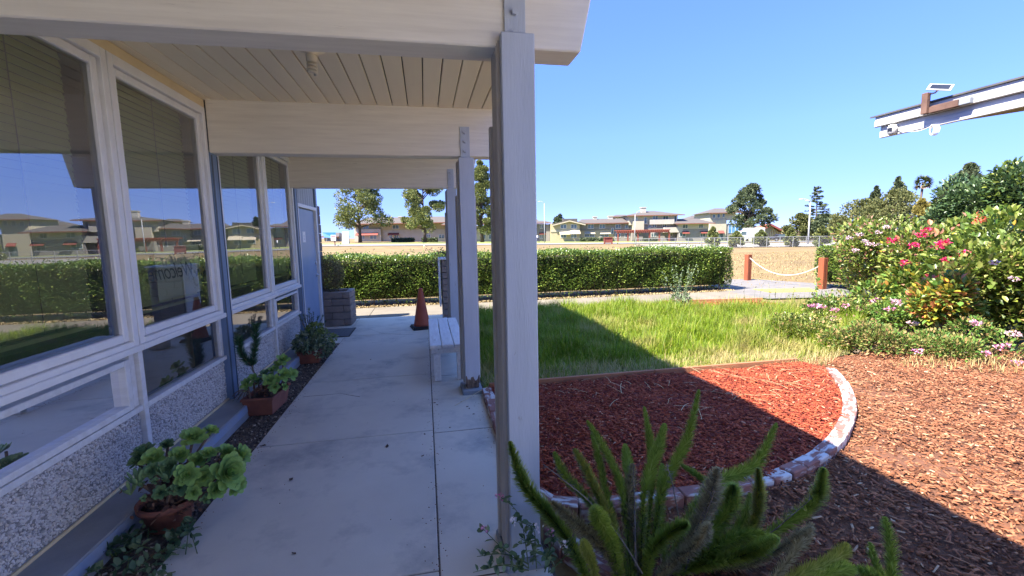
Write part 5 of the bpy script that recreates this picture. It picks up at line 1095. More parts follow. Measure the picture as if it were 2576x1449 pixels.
for i, (px, d, yt, wv, lb) in enumerate(((1794, 48, 572, 20, 'small pine sapling behind the fence, leftmost of the row'), (1853, 48, 583, 21, 'small bushy pine sapling behind the fence, in front of the white van'), (1915, 48, 580, 22, 'small wide pine sapling behind the fence, left of the red roofed house'), (1990, 47, 574, 20, 'small pine sapling behind the fence, just left of the street lamp'), (2068, 47, 570, 24, 'rounded pine sapling behind the fence, right of the street lamp'))):
    tree('pine_sapling', lb, px, d, yt, [(0, wv, wv), (.3, wv, wv), (.6, wv*.75, wv*.7), (1, 3, 3)], 'pine', 90+i, .12, clump=.42, ncl=18, nleaf=150, lsz=1.1, group='small pines along the chain link fence', limbs=False)
# layered conifer behind the street lamp
def layered(px, d, ytop, wpx, label, seed):
    rng = np.random.default_rng(seed); g = AT(px, d); k = d/F; top = (EYEP+ray(px, ytop)*d)[2]-g[2]; t = thing('layered_conifer', label, 'tree', tuple(g), -YAW)
    b = MB(); b.tube([(0, 0, 0), (.05, 0, top*.5), (0, 0, top)], [.22, .14, .03], 7); b.build('trunk', M['bark'], t)
    n = 15
    for i in range(n):
        f = i/(n-1); z = top*(.30+.68*f); w = wpx*k*(1-.85*f)*rng.uniform(.6, 1.1)
        for j in range(5):
            a = rng.uniform(0, 6.28); e_ = np.array([math.cos(a)*w, math.sin(a)*w, z+rng.uniform(-.02, .04)*top]); q = MB(); q.tube([(0, 0, z), tuple(e_)], [.06, .02], 4); o = q.build('branch', M['bark'], t)
            P = np.array([0, 0, z])+(e_-np.array([0, 0, z]))*rng.uniform(.25, 1.05, (46, 1))+rng.normal(0, .06+.014*w, (46, 3))*np.array([1, 1, .6]); sz = 2.3*k*rng.uniform(.7, 1.4, 46)
            V, T = scat(FACE[0], FACE[1], P, unit(rng, 46), unit(rng, 46), np.column_stack([sz*.7, sz*1.3, sz])); npmesh('needles', V, T, M['pined'], o, np.repeat(rng.random(46), 4), 'stuff')
layered(2050, 95, 474, 44, 'dark layered conifer standing just behind the tall street lamp', 101)
BUSHY = [(0, 44, 44), (.3, 52, 52), (.6, 48, 46), (.85, 30, 30), (1, 8, 8)]
def sc(p, s): return [(t, a*s, b*s) for t, a, b in p]
tree('leafy_tree', 'olive green round tree between the red roofed house and the street lamp', 2010, 92, 540, sc(BUSHY, .78), 'oak', 110, .1, clump=.36, ncl=30, nleaf=190)
tree('leafy_tree', 'dark round tree right behind the street lamp', 2075, 90, 542, sc(BUSHY, .85), 'pined', 111, .1, clump=.36, ncl=30, nleaf=190)
tree('leafy_tree', 'low golden olive tree right of the dark round one beyond the fence', 2120, 84, 555, sc(BUSHY, .7), 'oak', 112, .1, clump=.38, ncl=26, nleaf=190)
tree('leafy_tree', 'wide olive tree behind the pale flowered shrub', 2165, 80, 508, sc(BUSHY, 1.4), 'oak', 113, .1, clump=.32, ncl=40, nleaf=200)
tree('leafy_tree', 'wide grey green tree below the two pointed conifers', 2245, 76, 484, sc(BUSHY, 1.7), 'oak', 114, .1, clump=.3, ncl=44, nleaf=220)
CON = [(0, 34, 34), (.25, 36, 36), (.5, 30, 28), (.75, 20, 20), (1, 3, 3)]
tree('conifer', 'left pointed conifer of the pair left of the palm', 2196, 84, 470, sc(CON, .8), 'pined', 115, .1, clump=.34, ncl=40, nleaf=170, group=None)
tree('conifer', 'right taller conifer of the pair left of the palm', 2250, 84, 447, sc(CON, 1.0), 'pined', 116, .1, clump=.34, ncl=46, nleaf=180)
tree('golden_tree', 'small golden leaved tree under the palm', 2316, 60, 500, sc(BUSHY, .55), 'goldleaf', 117, .1, clump=.4, ncl=22, nleaf=200)
tree('conifer', 'broad conifer right of the palm with a rounded top', 2425, 62, 418, [(0, 80, 70), (.3, 75, 62), (.55, 60, 48), (.8, 36, 32), (1, 10, 10)], 'pined', 118, .1, clump=.26, ncl=60, nleaf=220)
tree('conifer', 'grey green conifer cut off by the right edge of the view', 2575, 58, 405, [(0, 80, 70), (.3, 75, 62), (.55, 62, 48), (.8, 40, 32), (1, 12, 10)], 'pine', 119, .1, clump=.26, ncl=50, nleaf=220)
tree('leafy_tree', 'olive tree filling the gap right of the palm, before the broad conifer', 2370, 66, 468, sc(BUSHY, .8), 'oak', 120, .1, clump=.34, ncl=30, nleaf=200)
tree('leafy_tree', 'small round dark tree behind the yellow gabled house', 1408, 150, 541, sc(BUSHY, .45), 'pined', 121, .1, clump=.4, ncl=18, nleaf=120)
# palm
g = AT(2308, 88); kx = 88/F; ph = (EYEP+ray(2308, 462)*88)[2]-g[2]
pm = thing('palm_tree', 'tall thin fan palm standing above the trees against the sky', 'palm', tuple(g), -YAW)
b = MB(); b.tube([(0, 0, 0), (-.1, 0, ph*.5), (.25, 0, ph)], [.28, .22, .17], 8); b.build('trunk', M['bark'], pm, True)
rng = np.random.default_rng(130)
M['palm'] = leafmat('palm_frond', [(0, (.05, .07, .025)), (1, (.14, .16, .06))], .3, .5)
M['palmdead'] = leafmat('dead_palm_frond', [(0, (.16, .11, .06)), (1, (.26, .19, .11))], .2, .7)
for i in range(34):
    a = rng.uniform(0, 6.28); el = rng.uniform(-.9, 1.2); L = 21*kx*rng.uniform(.75, 1.1); dv = np.array([math.cos(a)*math.cos(el), math.sin(a)*math.cos(el), math.sin(el)]); c = np.array([.25, 0, ph])
    tipv = c+dv*L*.5; nn = 26; fan = rng.uniform(-1.1, 1.1, nn); sd = np.cross(dv, unit(rng, 1)[0]); sd /= np.linalg.norm(sd)+1e-6; D = dv[None]*np.cos(fan)[:, None]+sd[None]*np.sin(fan)[:, None]+np.array([0, 0, -.25]); V, T = scat(NEED[0], NEED[1], np.repeat(tipv[None], nn, 0), D, np.repeat(np.array([[0, 0, 1.0]]), nn, 0)+rng.normal(0, .2, (nn, 3)), np.column_stack([np.full(nn, .26), np.full(nn, L*.55), np.full(nn, L*.5)]))
    V = np.vstack([V, c, c+sd*.06, tipv]); T = np.vstack([T, [[len(V)-3, len(V)-2, len(V)-1]]]); npmesh('frond', V, T, M['palmdead' if el < -.35 else 'palm'], pm, np.full(len(V), rng.random()))
# street lamps
M['lampsteel'] = mat('street_lamp_steel', (.40, .41, .41), (.34, .35, .35), .5, 3)
def lampost(label, px, d, ytop, arms, hr=.09):
    g = AT(px, d); h = (EYEP+ray(px, ytop)*d)[2]-g[2]; t = thing('street_lamp', label, 'street lamp', tuple(g), -YAW, 'street lamps beyond the field')
    b = MB(); b.tube([(0, 0, 0), (0, 0, h*.5), (0, 0, h)], [hr, hr*.85, hr*.6], 8); b.build('pole', M['lampsteel'], t, True)
    for ax, az in arms:
        L = ax*d/F; zz = az*d/F; q = MB(); q.tube([(0, 0, h*.97), (L*.35, 0, h*.97+zz*.75), (L*.75, 0, h*.97+zz), (L, 0, h*.97+zz*.95)], hr*.4, 6); q.build('arm', M['lampsteel'], t, True)
        q = MB(); s = 1 if L > 0 else -1; q.lathe([(0, -.05), (.10, -.05), (.14, .0), (.09, .06), (0, .08)], 10); o = q.build('lamp_head', M['lampsteel'], t, True); o.location = (L+s*.25, 0, h*.97+zz*.95); o.scale = (2.6, 1, 1)
    return t
lampost('tall white street lamp before the dark layered conifer, beyond the fence', 2330, 50, 500, [(-22, 10)], .075) if False else None
lampost('white street lamp with a curved arm right beside the near porch post', 1370, 92, 512, [(-9, 8)])
lampost('street lamp with a slanting arm before the three storey house', 1597, 92, 540, [(15, 12)])
lampost('tall white street lamp before the dark layered conifer, beyond the fence', 2034, 56, 508, [(-18, 10), (-2, 6)], .10)
# ================================================================ houses across the road
M['st_cream'] = mat('cream_stucco', (0.4, 0.36, 0.264), (0.36, 0.32, 0.232), .9, .6)
M['st_yellow'] = mat('yellow_stucco', (0.4, 0.336, 0.2), (0.36, 0.3, 0.176), .9, .6)
M['st_grey'] = mat('grey_stucco', (0.232, 0.212, 0.188), (0.2, 0.184, 0.164), .9, .6)
M['st_pale'] = mat('pale_stucco', (0.39, 0.36, 0.3), (0.345, 0.315, 0.262), .9, .6)
M['shingle'] = mat('brown_grey_shingle', (.105, .09, .08), (.075, .065, .058), .9, 2.0, (1, 4, 4))
M['redroof'] = mat('red_tile_roof', (0.315, 0.098, 0.045), (0.24, 0.075, 0.038), .85, 2.0, (4, 1, 1))
M['redwood'] = mat('red_brown_wood', (0.21, 0.056, 0.038), (0.158, 0.041, 0.03), .8, 2)
M['awnred'] = mat('red_awning', (.22, .06, .045), (.18, .05, .04), .8, 2)
M['awncream'] = mat('cream_awning', (0.416, 0.36, 0.256), (0.368, 0.32, 0.224), .8, 2)
M['winframe'] = mat('far_window_frame', (.55, .54, .50), (.5, .49, .46), .6)
M['fasc2'] = mat('brown_fascia', (.20, .085, .06), (.16, .07, .05), .8)
def cB(x, y): return (1309.7+.248*x, 447.2+.248*y)
class House:
    def __init__(s, name, label, px0, d, cat='house', group=None):
        s.d = d; s.g = AT(px0, d); s.t = thing(name, label, cat, tuple(s.g), -YAW, group)
    def p(s, px, py):
        q = EYEP+ray(px, py)*s.d-s.g; return (q[0]*CY.x+q[1]*CY.y, q[2])
    def rect(s, a, b, m=cB):
        (x0, z1), (x1, z0) = s.p(*m(*a)), s.p(*m(*b)); return x0, x1, z0, z1
    def wall(s, a, b, mt, dep=9.0, front=0.0, ground=False, m=cB, name='wall'):
        x0, x1, z0, z1 = s.rect(a, b, m)
        if ground: z0 = -.8
        return one(name, M[mt], s.t, (x0, x1, front, front+dep, z0, z1))
    def win(s, a, b, front=0.0, m=cB, panes=2):
        x0, x1, z0, z1 = s.rect(a, b, m); y = front-.06; f = .10; b_ = MB()
        b_.box(x0-f, x1+f, y, y+.055, z1, z1+f); b_.box(x0-f, x1+f, y, y+.055, z0-f, z0); b_.box(x0-f, x0, y, y+.055, z0, z1); b_.box(x1, x1+f, y, y+.055, z0, z1)
        for i in range(1, panes): q = x0+(x1-x0)*i/panes; b_.box(q-.05, q+.05, y, y+.055, z0, z1)
        w_ = b_.build('window', M['winframe'], s.t)
        for i in range(panes): one('pane', M['glassfar'], w_, (x0+(x1-x0)*i/panes+.0, x0+(x1-x0)*(i+1)/panes, y+.03, y+.05, z0, z1))
    def roof(s, a, b, ridge, mt='shingle', dep=10.0, front=-.8, m=cB, hip=True):
        """a, b: eave ends in the photo; ridge: (x0, x1, y) of its ridge"""
        x0, z0 = s.p(*m(*a)); x1, _ = s.p(*m(*b)); r0, rz = s.p(*m(ridge[0], ridge[2])); r1, _ = s.p(*m(ridge[1], ridge[2])); yb = front+dep; ym = (front+yb)/2; k = MB(); rz = z0+(rz-z0)*1.12
        v = [(x0, front, z0), (x1, front, z0), (x1, yb, z0), (x0, yb, z0), (r0, ym, rz), (r1, ym, rz)]
        k.add(v, [(0, 1, 5, 4), (1, 2, 5), (2, 3, 4, 5), (3, 0, 4), (0, 3, 2, 1)]); o = k.build('roof', M[mt], s.t)
        one('fascia', M['fasc2'], o, (x0, x1, front-.06, front-.005, z0-.22, z0+.02)); return o
    def awning(s, a, b, mt, front=0.0, m=cB, out=.9):
        x0, x1, z0, z1 = s.rect(a, b, m); k = MB(); k.add([(x0, front-.02, z1), (x1, front-.02, z1), (x1, front-out, z0), (x0, front-out, z0), (x0, front-.02, z1-.1), (x1, front-.02, z1-.1), (x1, front-out, z0-.12), (x0, front-out, z0-.12)], [(0, 1, 2, 3), (7, 6, 5, 4), (3, 2, 6, 7), (0, 3, 7, 4), (1, 5, 6, 2), (0, 4, 5, 1)])
        k.build('awning', M[mt], s.t)
    def chimney(s, a, b, m=cB):
        x0, x1, z0, z1 = s.rect(a, b, m); c = one('chimney', M['st_pale'], s.t, (x0, x1, 3.5, 5.0, z0-1.5, z1)); one('chimney_cap', M['st_cream'], c, (x0-.12, x1+.12, 3.4, 5.1, z1, z1+.25))
# yellow gabled house with its long wing
A = House('apartment_house', 'two storey yellow gabled house with cream awnings right of the near post', 1425, 122, 'house')
A.wall((305, 465), (600, 640), 'st_yellow', 9, 0, True); A.wall((262, 470), (305, 640), 'st_grey', 7, 2.0, True)
x0, zb = A.p(*cB(318, 470)); x1, _ = A.p(*cB(652, 466)); xm, zt = A.p(*cB(490, 424)); k = MB(); k.prism([(x0, zb), (xm, zt), (x1, zb), (x1, zb-.25), (xm, zt-.28), (x0, zb-.25)], 'y', -.9, 8.5); k.build('roof', M['shingle'], A.t)
g0, z0_ = A.p(*cB(380, 466)); g1, _ = A.p(*cB(600, 466)); gm, gt = A.p(*cB(490, 432)); k = MB(); k.prism([(g0, z0_-.4), (gm, gt), (g1, z0_-.4)], 'y', .02, 8); k.build('gable', M['st_yellow'], A.t)
k = MB(); k.prism([(x0, zb-.25), (xm, zt-.28), (x1, zb-.25), (x1, zb-.55), (xm, zt-.58), (x0, zb-.55)], 'y', -.95, -.80); k.build('barge_board', M['awncream'], A.t)
for a, b in (((406, 476), (461, 511)), ((512, 476), (566, 511)), ((406, 570), (461, 607)), ((512, 570), (566, 607))): A.win(a, b)
A.wall((303, 530), (600, 546), 'st_cream', .12, -.13, False, cB, 'band')
A.awning((392, 545), (497, 572), 'awncream', 0, cB, 1.4); A.awning((500, 534), (600, 566), 'awncream', 0, cB, 1.4)
A.wall((470, 405), (622, 440), 'shingle', 3, 9, False, cB, 'roof_box')
B = House('apartment_house', 'long low two storey wing with grey upper walls joined to the yellow gabled house', 1525, 123, 'house')
B.wall((600, 463), (1142, 527), 'st_grey', 9, .5); B.wall((600, 527), (950, 640), 'st_yellow', 9, .5, True); B.wall((950, 527), (1142, 640), 'st_grey', 9, .5, True)
B.roof((590, 464), (1205, 464), (640, 1080, 420))
for a, b in (((685, 476), (741, 511)), ((802, 476), (856, 511)), ((966, 476), (1018, 511)), ((1064, 476), (1118, 511)), ((652, 570), (752, 597)), ((810, 570), (895, 597)), ((965, 568), (1015, 605)), ((1064, 568), (1110, 605)), ((924, 512), (942, 565))): B.win(a, b, .5, cB, 2 if b[0]-a[0] > 30 else 1)
B.awning((648, 547), (756, 566), 'awncream', .5); B.awning((806, 550), (912, 566), 'awncream', .5); B.chimney((763, 397), (796, 425)); B.chimney((918, 390), (963, 432))
C_ = House('apartment_house', 'three storey cream house with white balconies and a chimney on its hip roof', 1640, 121, 'house')
C_.wall((1105, 383), (1600, 470), 'st_cream', 10, 1.0); C_.wall((1140, 440), (1252, 537), 'st_cream', 6, .2); C_.wall((1252, 470), (1600, 640), 'st_grey', 10, 1.2, True); C_.wall((1140, 537), (1252, 640), 'st_grey', 6, .8, True)
C_.roof((1072, 384), (1660, 384), (1310, 1420, 333), dep=12, front=0.0); C_.chimney((1256, 300), (1304, 350))
for a, b in (((1347, 388), (1395, 420)), ((1452, 388), (1502, 420)), ((1178, 392), (1188, 428)), ((1262, 400), (1284, 460)), ((1566, 388), (1584, 438))): C_.win(a, b, 1.0, cB, 2 if b[0]-a[0] > 30 else 1)
for a, b in (((1312, 473), (1335, 500)), ((1352, 473), (1385, 500)), ((1455, 473), (1490, 500)), ((1340, 562), (1385, 598)), ((1518, 562), (1550, 592))): C_.win(a, b, 1.2, cB, 2)
C_.wall((1306, 426), (1555, 469), 'st_pale', .15, .0, False, cB, 'balcony_wall'); C_.wall((1449, 504), (1636, 553), 'st_pale', 1.4, -.6, False, cB, 'balcony')
D_ = House('apartment_house', 'two storey house with cream upper wall, grey lower wall and red awnings', 1745, 120, 'house')
D_.wall((1600, 463), (1912, 515), 'st_cream', 9, .5); D_.wall((1600, 515), (1912, 640), 'st_grey', 9, .55, True); D_.roof((1556, 465), (1958, 465), (1640, 1850, 418))
for a, b in (((1650, 476), (1697, 510)), ((1813, 476), (1852, 508))): D_.win(a, b, .5)
for a, b in (((1620, 562), (1680, 595)), ((1832, 562), (1882, 597))): D_.win(a, b, .55)
D_.awning((1640, 543), (1712, 562), 'awnred', .55); D_.awning((1828, 543), (1908, 560), 'awnred', .55)
E_ = House('apartment_house', 'tall cream building with a blue window wall, partly behind the round dark pine', 1820, 134, 'building')
E_.wall((1920, 352), (2180, 425), 'st_cream', 12, .5); E_.wall((1920, 425), (2090, 640), 'st_cream', 12, .3, True); E_.wall((2088, 468), (2368, 640), 'st_grey', 12, .6, True); E_.roof((1888, 358), (2230, 358), (2040, 2120, 306), dep=13)
for a, b in (((1946, 374), (1970, 405)), ((1994, 370), (2018, 403)), ((2045, 365), (2068, 398))): E_.win(a, b, .5, cB, 1)
M['muralblue'] = mat('blue_glazing', (.05, .16, .36), (.12, .26, .40), .2, .8, spec=.6)
x0, x1, z0, z1 = E_.rect((2110, 482), (2256, 560)); one('window_wall', M['muralblue'], E_.t, (x0, x1, .5, .58, z0, z1)); 
for i in range(5): one('window_bar', M['winframe'], E_.t, (x0+(x1-x0)*i/4-.05, x0+(x1-x0)*i/4+.05, .44, .499, z0, z1))
E_.awning((2003, 536), (2062, 560), 'awnred', .3); E_.wall((2004, 562), (2058, 640), 'glassfar', .3, .2, True, cB, 'shopfront')
x0, zz = E_.p(*cB(2310, 400)); x1, z2 = E_.p(*cB(2405, 445)); k = MB(); k.add([(x0-1.5, .0, zz), (x1, .0, z2), (x1, 6, z2), (x0-1.5, 6, zz)], [(0, 1, 2, 3)]); k.build('red_roof_edge', M['redroof'], E_.t)
bh = House('apartment_house', 'low brown roofed house showing behind between the two storey house and the tall one', 1765, 150, 'house'); bh.wall((1720, 410), (1925, 600), 'st_cream', 9, .5, True); bh.roof((1700, 416), (1930, 416), (1780, 1900, 382))
bi = House('apartment_house', 'far house whose stepped roofs show left of the three storey house', 1560, 150, 'house'); bi.wall((960, 400), (1110, 560), 'st_cream', 9, .5, True); bi.roof((930, 396), (1130, 396), (990, 1080, 374))
lf = House('apartment_house', 'grey two storey house end just right of the near porch post', 1350, 124, 'house'); lf.wall((60, 470), (262, 640), 'st_grey', 9, 1, True); lf.roof((50, 460), (308, 460), (90, 255, 436))
for a, b in (((200, 475), (228, 510)), ((200, 570), (228, 612)), ((100, 475), (140, 510)), ((100, 570), (140, 612))): lf.win(a, b, 1)
lf.awning((190, 556), (262, 570), 'awnred', 1)
# red wooden pergola and notice board
pg = thing('pergola', 'red brown timber pergola before the long low wing and the three storey house', 'pergola', tuple(C_.g), -YAW)
for x in (962, 1060, 1160, 1275, 1372, 1470):
    q, zt = C_.p(*cB(x, 552)); one('pergola_post', M['redwood'], pg, (q-.17, q+.17, -3.0, -2.7, -.8, zt))
x0, x1, z0, z1 = C_.rect((950, 541), (1468, 553)); one('pergola_beam', M['redwood'], pg, (x0, x1, -3.1, -2.6, z0, z1))
for i in range(26): q = x0+(x1-x0)*i/25; one('rafter', M['redwood'], pg, (q-.08, q+.08, -3.5, -.2, z1+.01, z1+.2))
nb = thing('notice_board', 'red brown wooden notice board on two legs beyond the field', 'sign', tuple(AT(1530, 75)), -YAW); k = 75/F
one('board_panel', M['redwood'], nb, (-9.5*k, 9.5*k, -.05, .05, 3.5*k, 15*k)); one('top_beam', M['redwood'], nb, (-10.5*k, 10.5*k, -.15, .15, 15.1*k, 17*k))
for s_ in (-9.6, 9.6): one('leg', M['redwood'], nb, (s_*k-.1, s_*k+.1, -.1, .1, -.3, 15*k))
one('lower_rail', M['redwood'], nb, (-9.4*k, 9.4*k, -.06, .06, 1.6*k, 2.6*k))
# red roofed house
def cC(x, y): return (1725+.2425*x, 415.3+.2425*y)
H = House('red_roofed_house', 'low house with orange red tile roof and striped gable right of the round pine', 1940, 112, 'house')
x0, z0 = H.p(*cC(712, 690)); xm, zt = H.p(*cC(856, 610)); x1, z1 = H.p(*cC(1045, 702)); xr, zr = H.p(*cC(1062, 606))
k = MB(); k.add([(xm, -1, zt), (x1, -1, z1), (x1+4, 12, z1), (xr, 12, zt), (x0, -1, z0), (x0+1.5, 12, z0)], [(0, 1, 2, 3), (0, 3, 5, 4)]); k.build('roof', M['redroof'], H.t)
k = MB(); k.prism([(x0, z0), (xm, zt), (x1, z1), (x1, z1-.5), (xm, zt-.5), (x0, z0-.5)], 'y', -1.1, -.95); k.build('barge_board', M['awnred'], H.t)
k = MB(); k.prism([(x0+1.2, z0-.2), (xm, zt-.5), (x1-1.2, z1-.2), (x1-1.2, -.8), (x0+1.2, -.8)], 'y', 0, 10); k.build('wall', M['st_cream'], H.t)
k = MB(); k.prism([(x0+.9, z0), (xm, zt-.35), (xm+1.3, zt-1.0), (x0+3.2, z0-.9), (x0+1.2, z0-1.4)], 'y', -.1, -.02); k.build('gable_patch', M['st_grey'], H.t)  # flat grey irregular patch laid over the left of the gable
for i in range(12): q = x0+1.6+(x1-x0-3.2)*i/11; zz_ = (z0-.4)+(zt-.9-z0)*max(0, 1-abs(q-xm)/(max(xm-x0, x1-xm))); one('batten', M['fasc2'], H.t, (q-.05, q+.05, -.08, -.005, -.8, zz_))
H2 = House('red_roofed_house', 'red roof showing faintly between the trees behind the right hedge', 2140, 100, 'house'); H2.wall((1640-1309.7, 0), (1641, 1), 'st_cream', 5, .5, False, lambda x, y: (2110+70*(x > 1000), 585+20*(y > .5))); x0, z0 = H2.p(2102, 584); x1, z1 = H2.p(2165, 566); k = MB(); k.add([(x0, -.5, z0), (x1+2, -.5, z0), (x1, 6, z1), (x0+2, 6, z1)], [(0, 1, 2, 3)]); k.build('roof', M['redroof'], H2.t)
# pale house behind the left pines, small house with blue tarp
def cL(x, y): return ((1250+x/2.862)*.6389, (650+y/2.862)*.6389)
L_ = House('apartment_house', 'pale two storey house with red awnings behind the left pine trees', 1010, 128, 'house')
L_.wall((400, 660), (1440, 740), 'st_yellow', 9, 1.5, False, cL); L_.wall((410, 725), (710, 870), 'st_pale', 9, .4, True, cL); L_.wall((710, 735), (1440, 870), 'st_pale', 9, 1.45, True, cL); L_.roof((380, 664), (1500, 664), (520, 1400, 596), m=cL)
for a, b in (((835, 677), (903, 715)), ((1225, 680), (1262, 715)), ((500, 680), (560, 712))): L_.win(a, b, 1.5, cL)
for a, b in (((485, 785), (525, 832)), ((588, 785), (660, 832)),): L_.win(a, b, .4, cL)
for a, b in (((795, 783), (828, 822)), ((850, 783), (896, 822)), ((1225, 785), (1260, 825)), ((1360, 785), (1420, 825))): L_.win(a, b, 1.45, cL)
L_.awning((432, 766), (684, 786), 'awnred', .4, cL); L_.awning((783, 764), (908, 784), 'awnred', 1.45, cL); L_.chimney((885, 584), (945, 610), cL)
R_ = House('apartment_house', 'cream two storey house continuing behind the second and near posts', 1240, 127, 'house'); R_.wall((1440, 690), (2540, 870), 'st_cream', 9, 1.5, True, cL); R_.roof((1400, 672), (2520, 672), (1500, 2450, 606), m=cL)
for xx in (1560, 1700, 1830, 1930, 2080, 2200, 2330): R_.win((xx, 700), (xx+60, 735), 1.5, cL); R_.win((xx, 786), (xx+60, 830), 1.5, cL)
S_ = House('small_house', 'small low tan house with a flat hip roof at the far left beyond the hedge', 828, 135, 'house'); S_.wall((66, 808), (160, 885), 'st_yellow', 6, .5, True, cL); S_.roof((40, 808), (250, 808), (80, 200, 768), m=cL); S_.wall((160, 808), (245, 885), 'st_grey', 6, .6, True, cL); S_.win((105, 822), (130, 850), .5, cL, 1)
M['tarp'] = mat('blue_tarp', (.03, .16, .50), (.02, .12, .42), .5, 2)
g = AT(838, 126); tp = thing('blue_tarp', 'bright blue tarp canopy before the small tan house', 'tarp', tuple(g), -YAW); x0, x1, z0, z1 = -3.0, .9, 1.2, 2.6; k = MB(); k.add([(x0, 0, z1), (x1, -.4, z1-.1), (x1+.1, -.6, z0-.4), (x0+.7, -.5, z0), (x0, 2.5, z1-.1), (x1, 2.5, z1)], [(0, 1, 2, 3), (0, 4, 5, 1)]); k.build('tarp_sheet', M['tarp'], tp)
for xx in (x0, x1): one('tarp_pole', M['lampsteel'], tp, (xx-.04, xx+.04, 2.4, 2.5, -.3, 2.5))
sb = thing('sandwich_board', 'white sandwich board standing near the road, left of the broad pine', 'sign', tuple(AT(869, 100)), -YAW); k = MB(); k.prism([(0, 2.6), (.5, -.1), (.42, -.1), (0, 2.3), (-.42, -.1), (-.5, -.1)], 'x', -.7, .7); k.build('board', M['white'], sb)
ps = thing('post_sign', 'small white and red post sign at the left edge of the dry field', 'sign', tuple(AT(840, 78)), -YAW); one('sign_panel', M['white'], ps, (-.55, .3, -.05, .05, .9, 1.9)); one('red_band', M['awnred'], ps, (-.5, .25, -.06, -.051, 1.6, 1.8)); one('sign_post', M['fasc2'], ps, (-.05, .1, .06, .2, -.4, 1.8))
# hedges and shrubs against the houses
M['farhedge'] = M['hedge']
def farbush(label, px, d, wpx, hpx, seed, m='pined', cat='bush'):
    rng = np.random.default_rng(seed); g = AT(px, d); k = d/F; t = thing('clipped_bush', label, cat, tuple(g), -YAW); n = 900
    P = rng.uniform(-1, 1, (n, 3))*np.array([wpx*k/2, .8, 1])*.98; f = rng.integers(0, 3, n); P[:, 2] = (rng.random(n))*hpx*k; P[f == 0, 1] = -.8; P[f == 1, 2] = hpx*k; P += rng.normal(0, .10, P.shape)
    sz = 1.5*k*rng.uniform(.7, 1.3, n); V, T = scat(FACE[0], FACE[1], P, unit(rng, n), unit(rng, n), np.column_stack([sz, sz*1.2, sz])); npmesh('foliage', V, T, M[m], t, np.repeat(rng.random(n), 4), 'stuff')
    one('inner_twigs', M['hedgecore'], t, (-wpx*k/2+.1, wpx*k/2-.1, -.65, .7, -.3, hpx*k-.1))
farbush('dark clipped bush below the long low wing, left one', 1479, 118, 42, 8, 140); farbush('dark clipped bush below the long low wing, right one', 1522, 118, 40, 8, 141)
farbush('long dark clipped bush in front of the pale house behind the left pines', 1013, 120, 58, 9, 142); farbush('dark clipped bush in front of the pale house, right of the long one', 1081, 120, 40, 9, 143)
farbush('low dark bush under the red pergola', 1635, 117, 36, 6, 144)
# van and car on the road
def wheel(t, x, y, r):
    b = MB(); b.lathe([(r, -.1), (r, .1)], 14); o = b.build('wheel', M['rubber'], t); o.rotation_euler = (rad(90), 0, 0); o.location = (x, y, r)
    b = MB(); b.lathe([(r*.55, -.11), (r*.5, .0)], 10); q = b.build('rim', M['galv'], o); q.location = (0, 0, .115)
M['vanwhite'] = mat('white_vehicle_paint', (0.434, 0.434, 0.427), (0.406, 0.406, 0.399), .3); M['carblack'] = mat('dark_car_paint', (.02, .02, .025), (.018, .018, .02), .25)
vn = thing('box_van', 'white box van parked across the road in front of the round pine', 'van', tuple(AT(1880, 92)), -YAW)
k = MB(); k.prism([(-3.1, .35), (-3.1, 1.0), (-2.9, 1.25), (-2.2, 1.4), (-1.6, 2.15), (-.55, 2.15), (-.55, .35)], 'y', -.9, .9); k.build('cab', M['vanwhite'], vn, bevel=.05)
one('cargo_box', M['vanwhite'], vn, (-.5, 3.1, -1.0, 1.0, .55, 2.75), bevel=.05); k = MB(); k.prism([(-2.1, 1.42), (-1.58, 2.05), (-.75, 2.05), (-.75, 1.42)], 'y', -.93, -.905); k.build('side_window', M['glassfar'], vn)
for x in (-2.3, 2.0): wheel(vn, x, -.85, .38)
cr = thing('dark_car', 'dark saloon car parked beyond the fence below the red roofed house', 'car', tuple(AT(1965, 90)), -YAW)
k = MB(); k.prism([(-2.2, .3), (-2.25, .75), (-1.4, .9), (-.7, 1.4), (.8, 1.42), (1.5, .98), (2.2, .9), (2.25, .35)], 'y', -.85, .85); k.build('body', M['carblack'], cr, bevel=.08)
k = MB(); k.prism([(-1.25, .92), (-.65, 1.33), (.75, 1.34), (1.3, .98)], 'y', -.88, -.853); k.build('side_window', M['glassfar'], cr)
for x in (-1.4, 1.4): wheel(cr, x, -.8, .33)
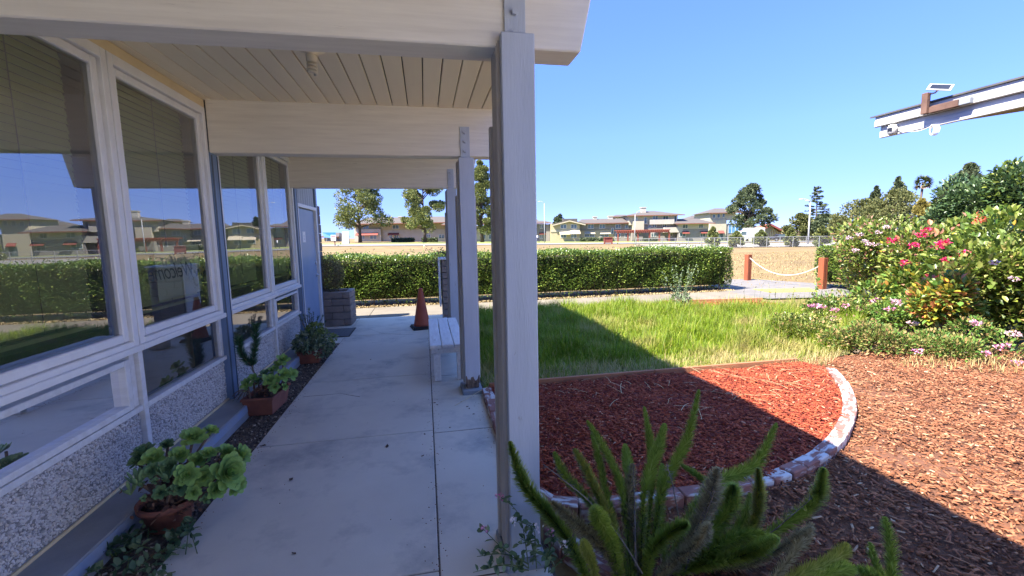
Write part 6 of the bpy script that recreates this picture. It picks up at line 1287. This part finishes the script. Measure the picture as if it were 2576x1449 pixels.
# a person walking along the far pavement, seen mirrored in the porch windows
def person(label, x, y, rz):
    t = thing('person', label, 'person', (x, y, terr(x, y)+.10), rz)
    vs = [(0, 0, .95), (0, .0, 1.2), (0, .01, 1.42), (0, .02, 1.52), (0, .03, 1.63), (.10, 0, .9), (.12, .20, .5), (.12, .18, .08), (.12, .30, .03), (-.10, 0, .9), (-.12, -.12, .5), (-.12, -.38, .12), (-.12, -.30, .03), (.19, 0, 1.40), (.24, -.12, 1.14), (.22, .02, .92), (-.19, 0, 1.40), (-.24, .14, 1.15), (-.22, .32, 1.0)]
    es = [(0, 1), (1, 2), (2, 3), (3, 4), (0, 5), (5, 6), (6, 7), (7, 8), (0, 9), (9, 10), (10, 11), (11, 12), (2, 13), (13, 14), (14, 15), (2, 16), (16, 17), (17, 18)]
    rs = [.15, .14, .15, .06, .11, .10, .075, .05, .045, .10, .075, .05, .045, .07, .05, .04, .07, .05, .04]
    me = bpy.data.meshes.new('body'); me.from_pydata(vs, es, []); o = bpy.data.objects.new('body', me); COL.objects.link(o); o.parent = t
    sm = o.modifiers.new('skin', 'SKIN'); 
    for i, r in enumerate(rs): me.skin_vertices[0].data[i].radius = (r, r)
    me.skin_vertices[0].data[0].use_root = True; s2 = o.modifiers.new('sub', 'SUBSURF'); s2.levels = s2.render_levels = 1
    M['cloth'] = mat('dark_trousers', (.05, .055, .07), (.04, .045, .06), .9); M['shirt'] = mat('white_shirt', (.6, .6, .58), (.55, .55, .53), .9); me.materials.append(M['cloth'])
    k = MB(); k.lathe([(.17, .94), (.19, 1.1), (.20, 1.38), (.10, 1.47)], 12); k.build('shirt', M['shirt'], t, True)
    k = MB(); k.lathe([(.0, 1.52), (.09, 1.56), (.105, 1.65), (.09, 1.72), (.0, 1.755)], 12, (0, .03, 0)); M['hair'] = mat('dark_hair', (.03, .022, .018)); k.build('hair', M['hair'], t, True)
v = ray(698, 608); pt = PX(698, 608, WX-.012); dd = np.array([-v[0], v[1], v[2]]); tt_ = (89-(pt[0]*CD.x+pt[1]*CD.y))/(dd[0]*CD.x+dd[1]*CD.y); q = pt+dd*tt_
person('person in white shirt and dark trousers walking along the far pavement', float(q[0]), float(q[1]), rad(-80))
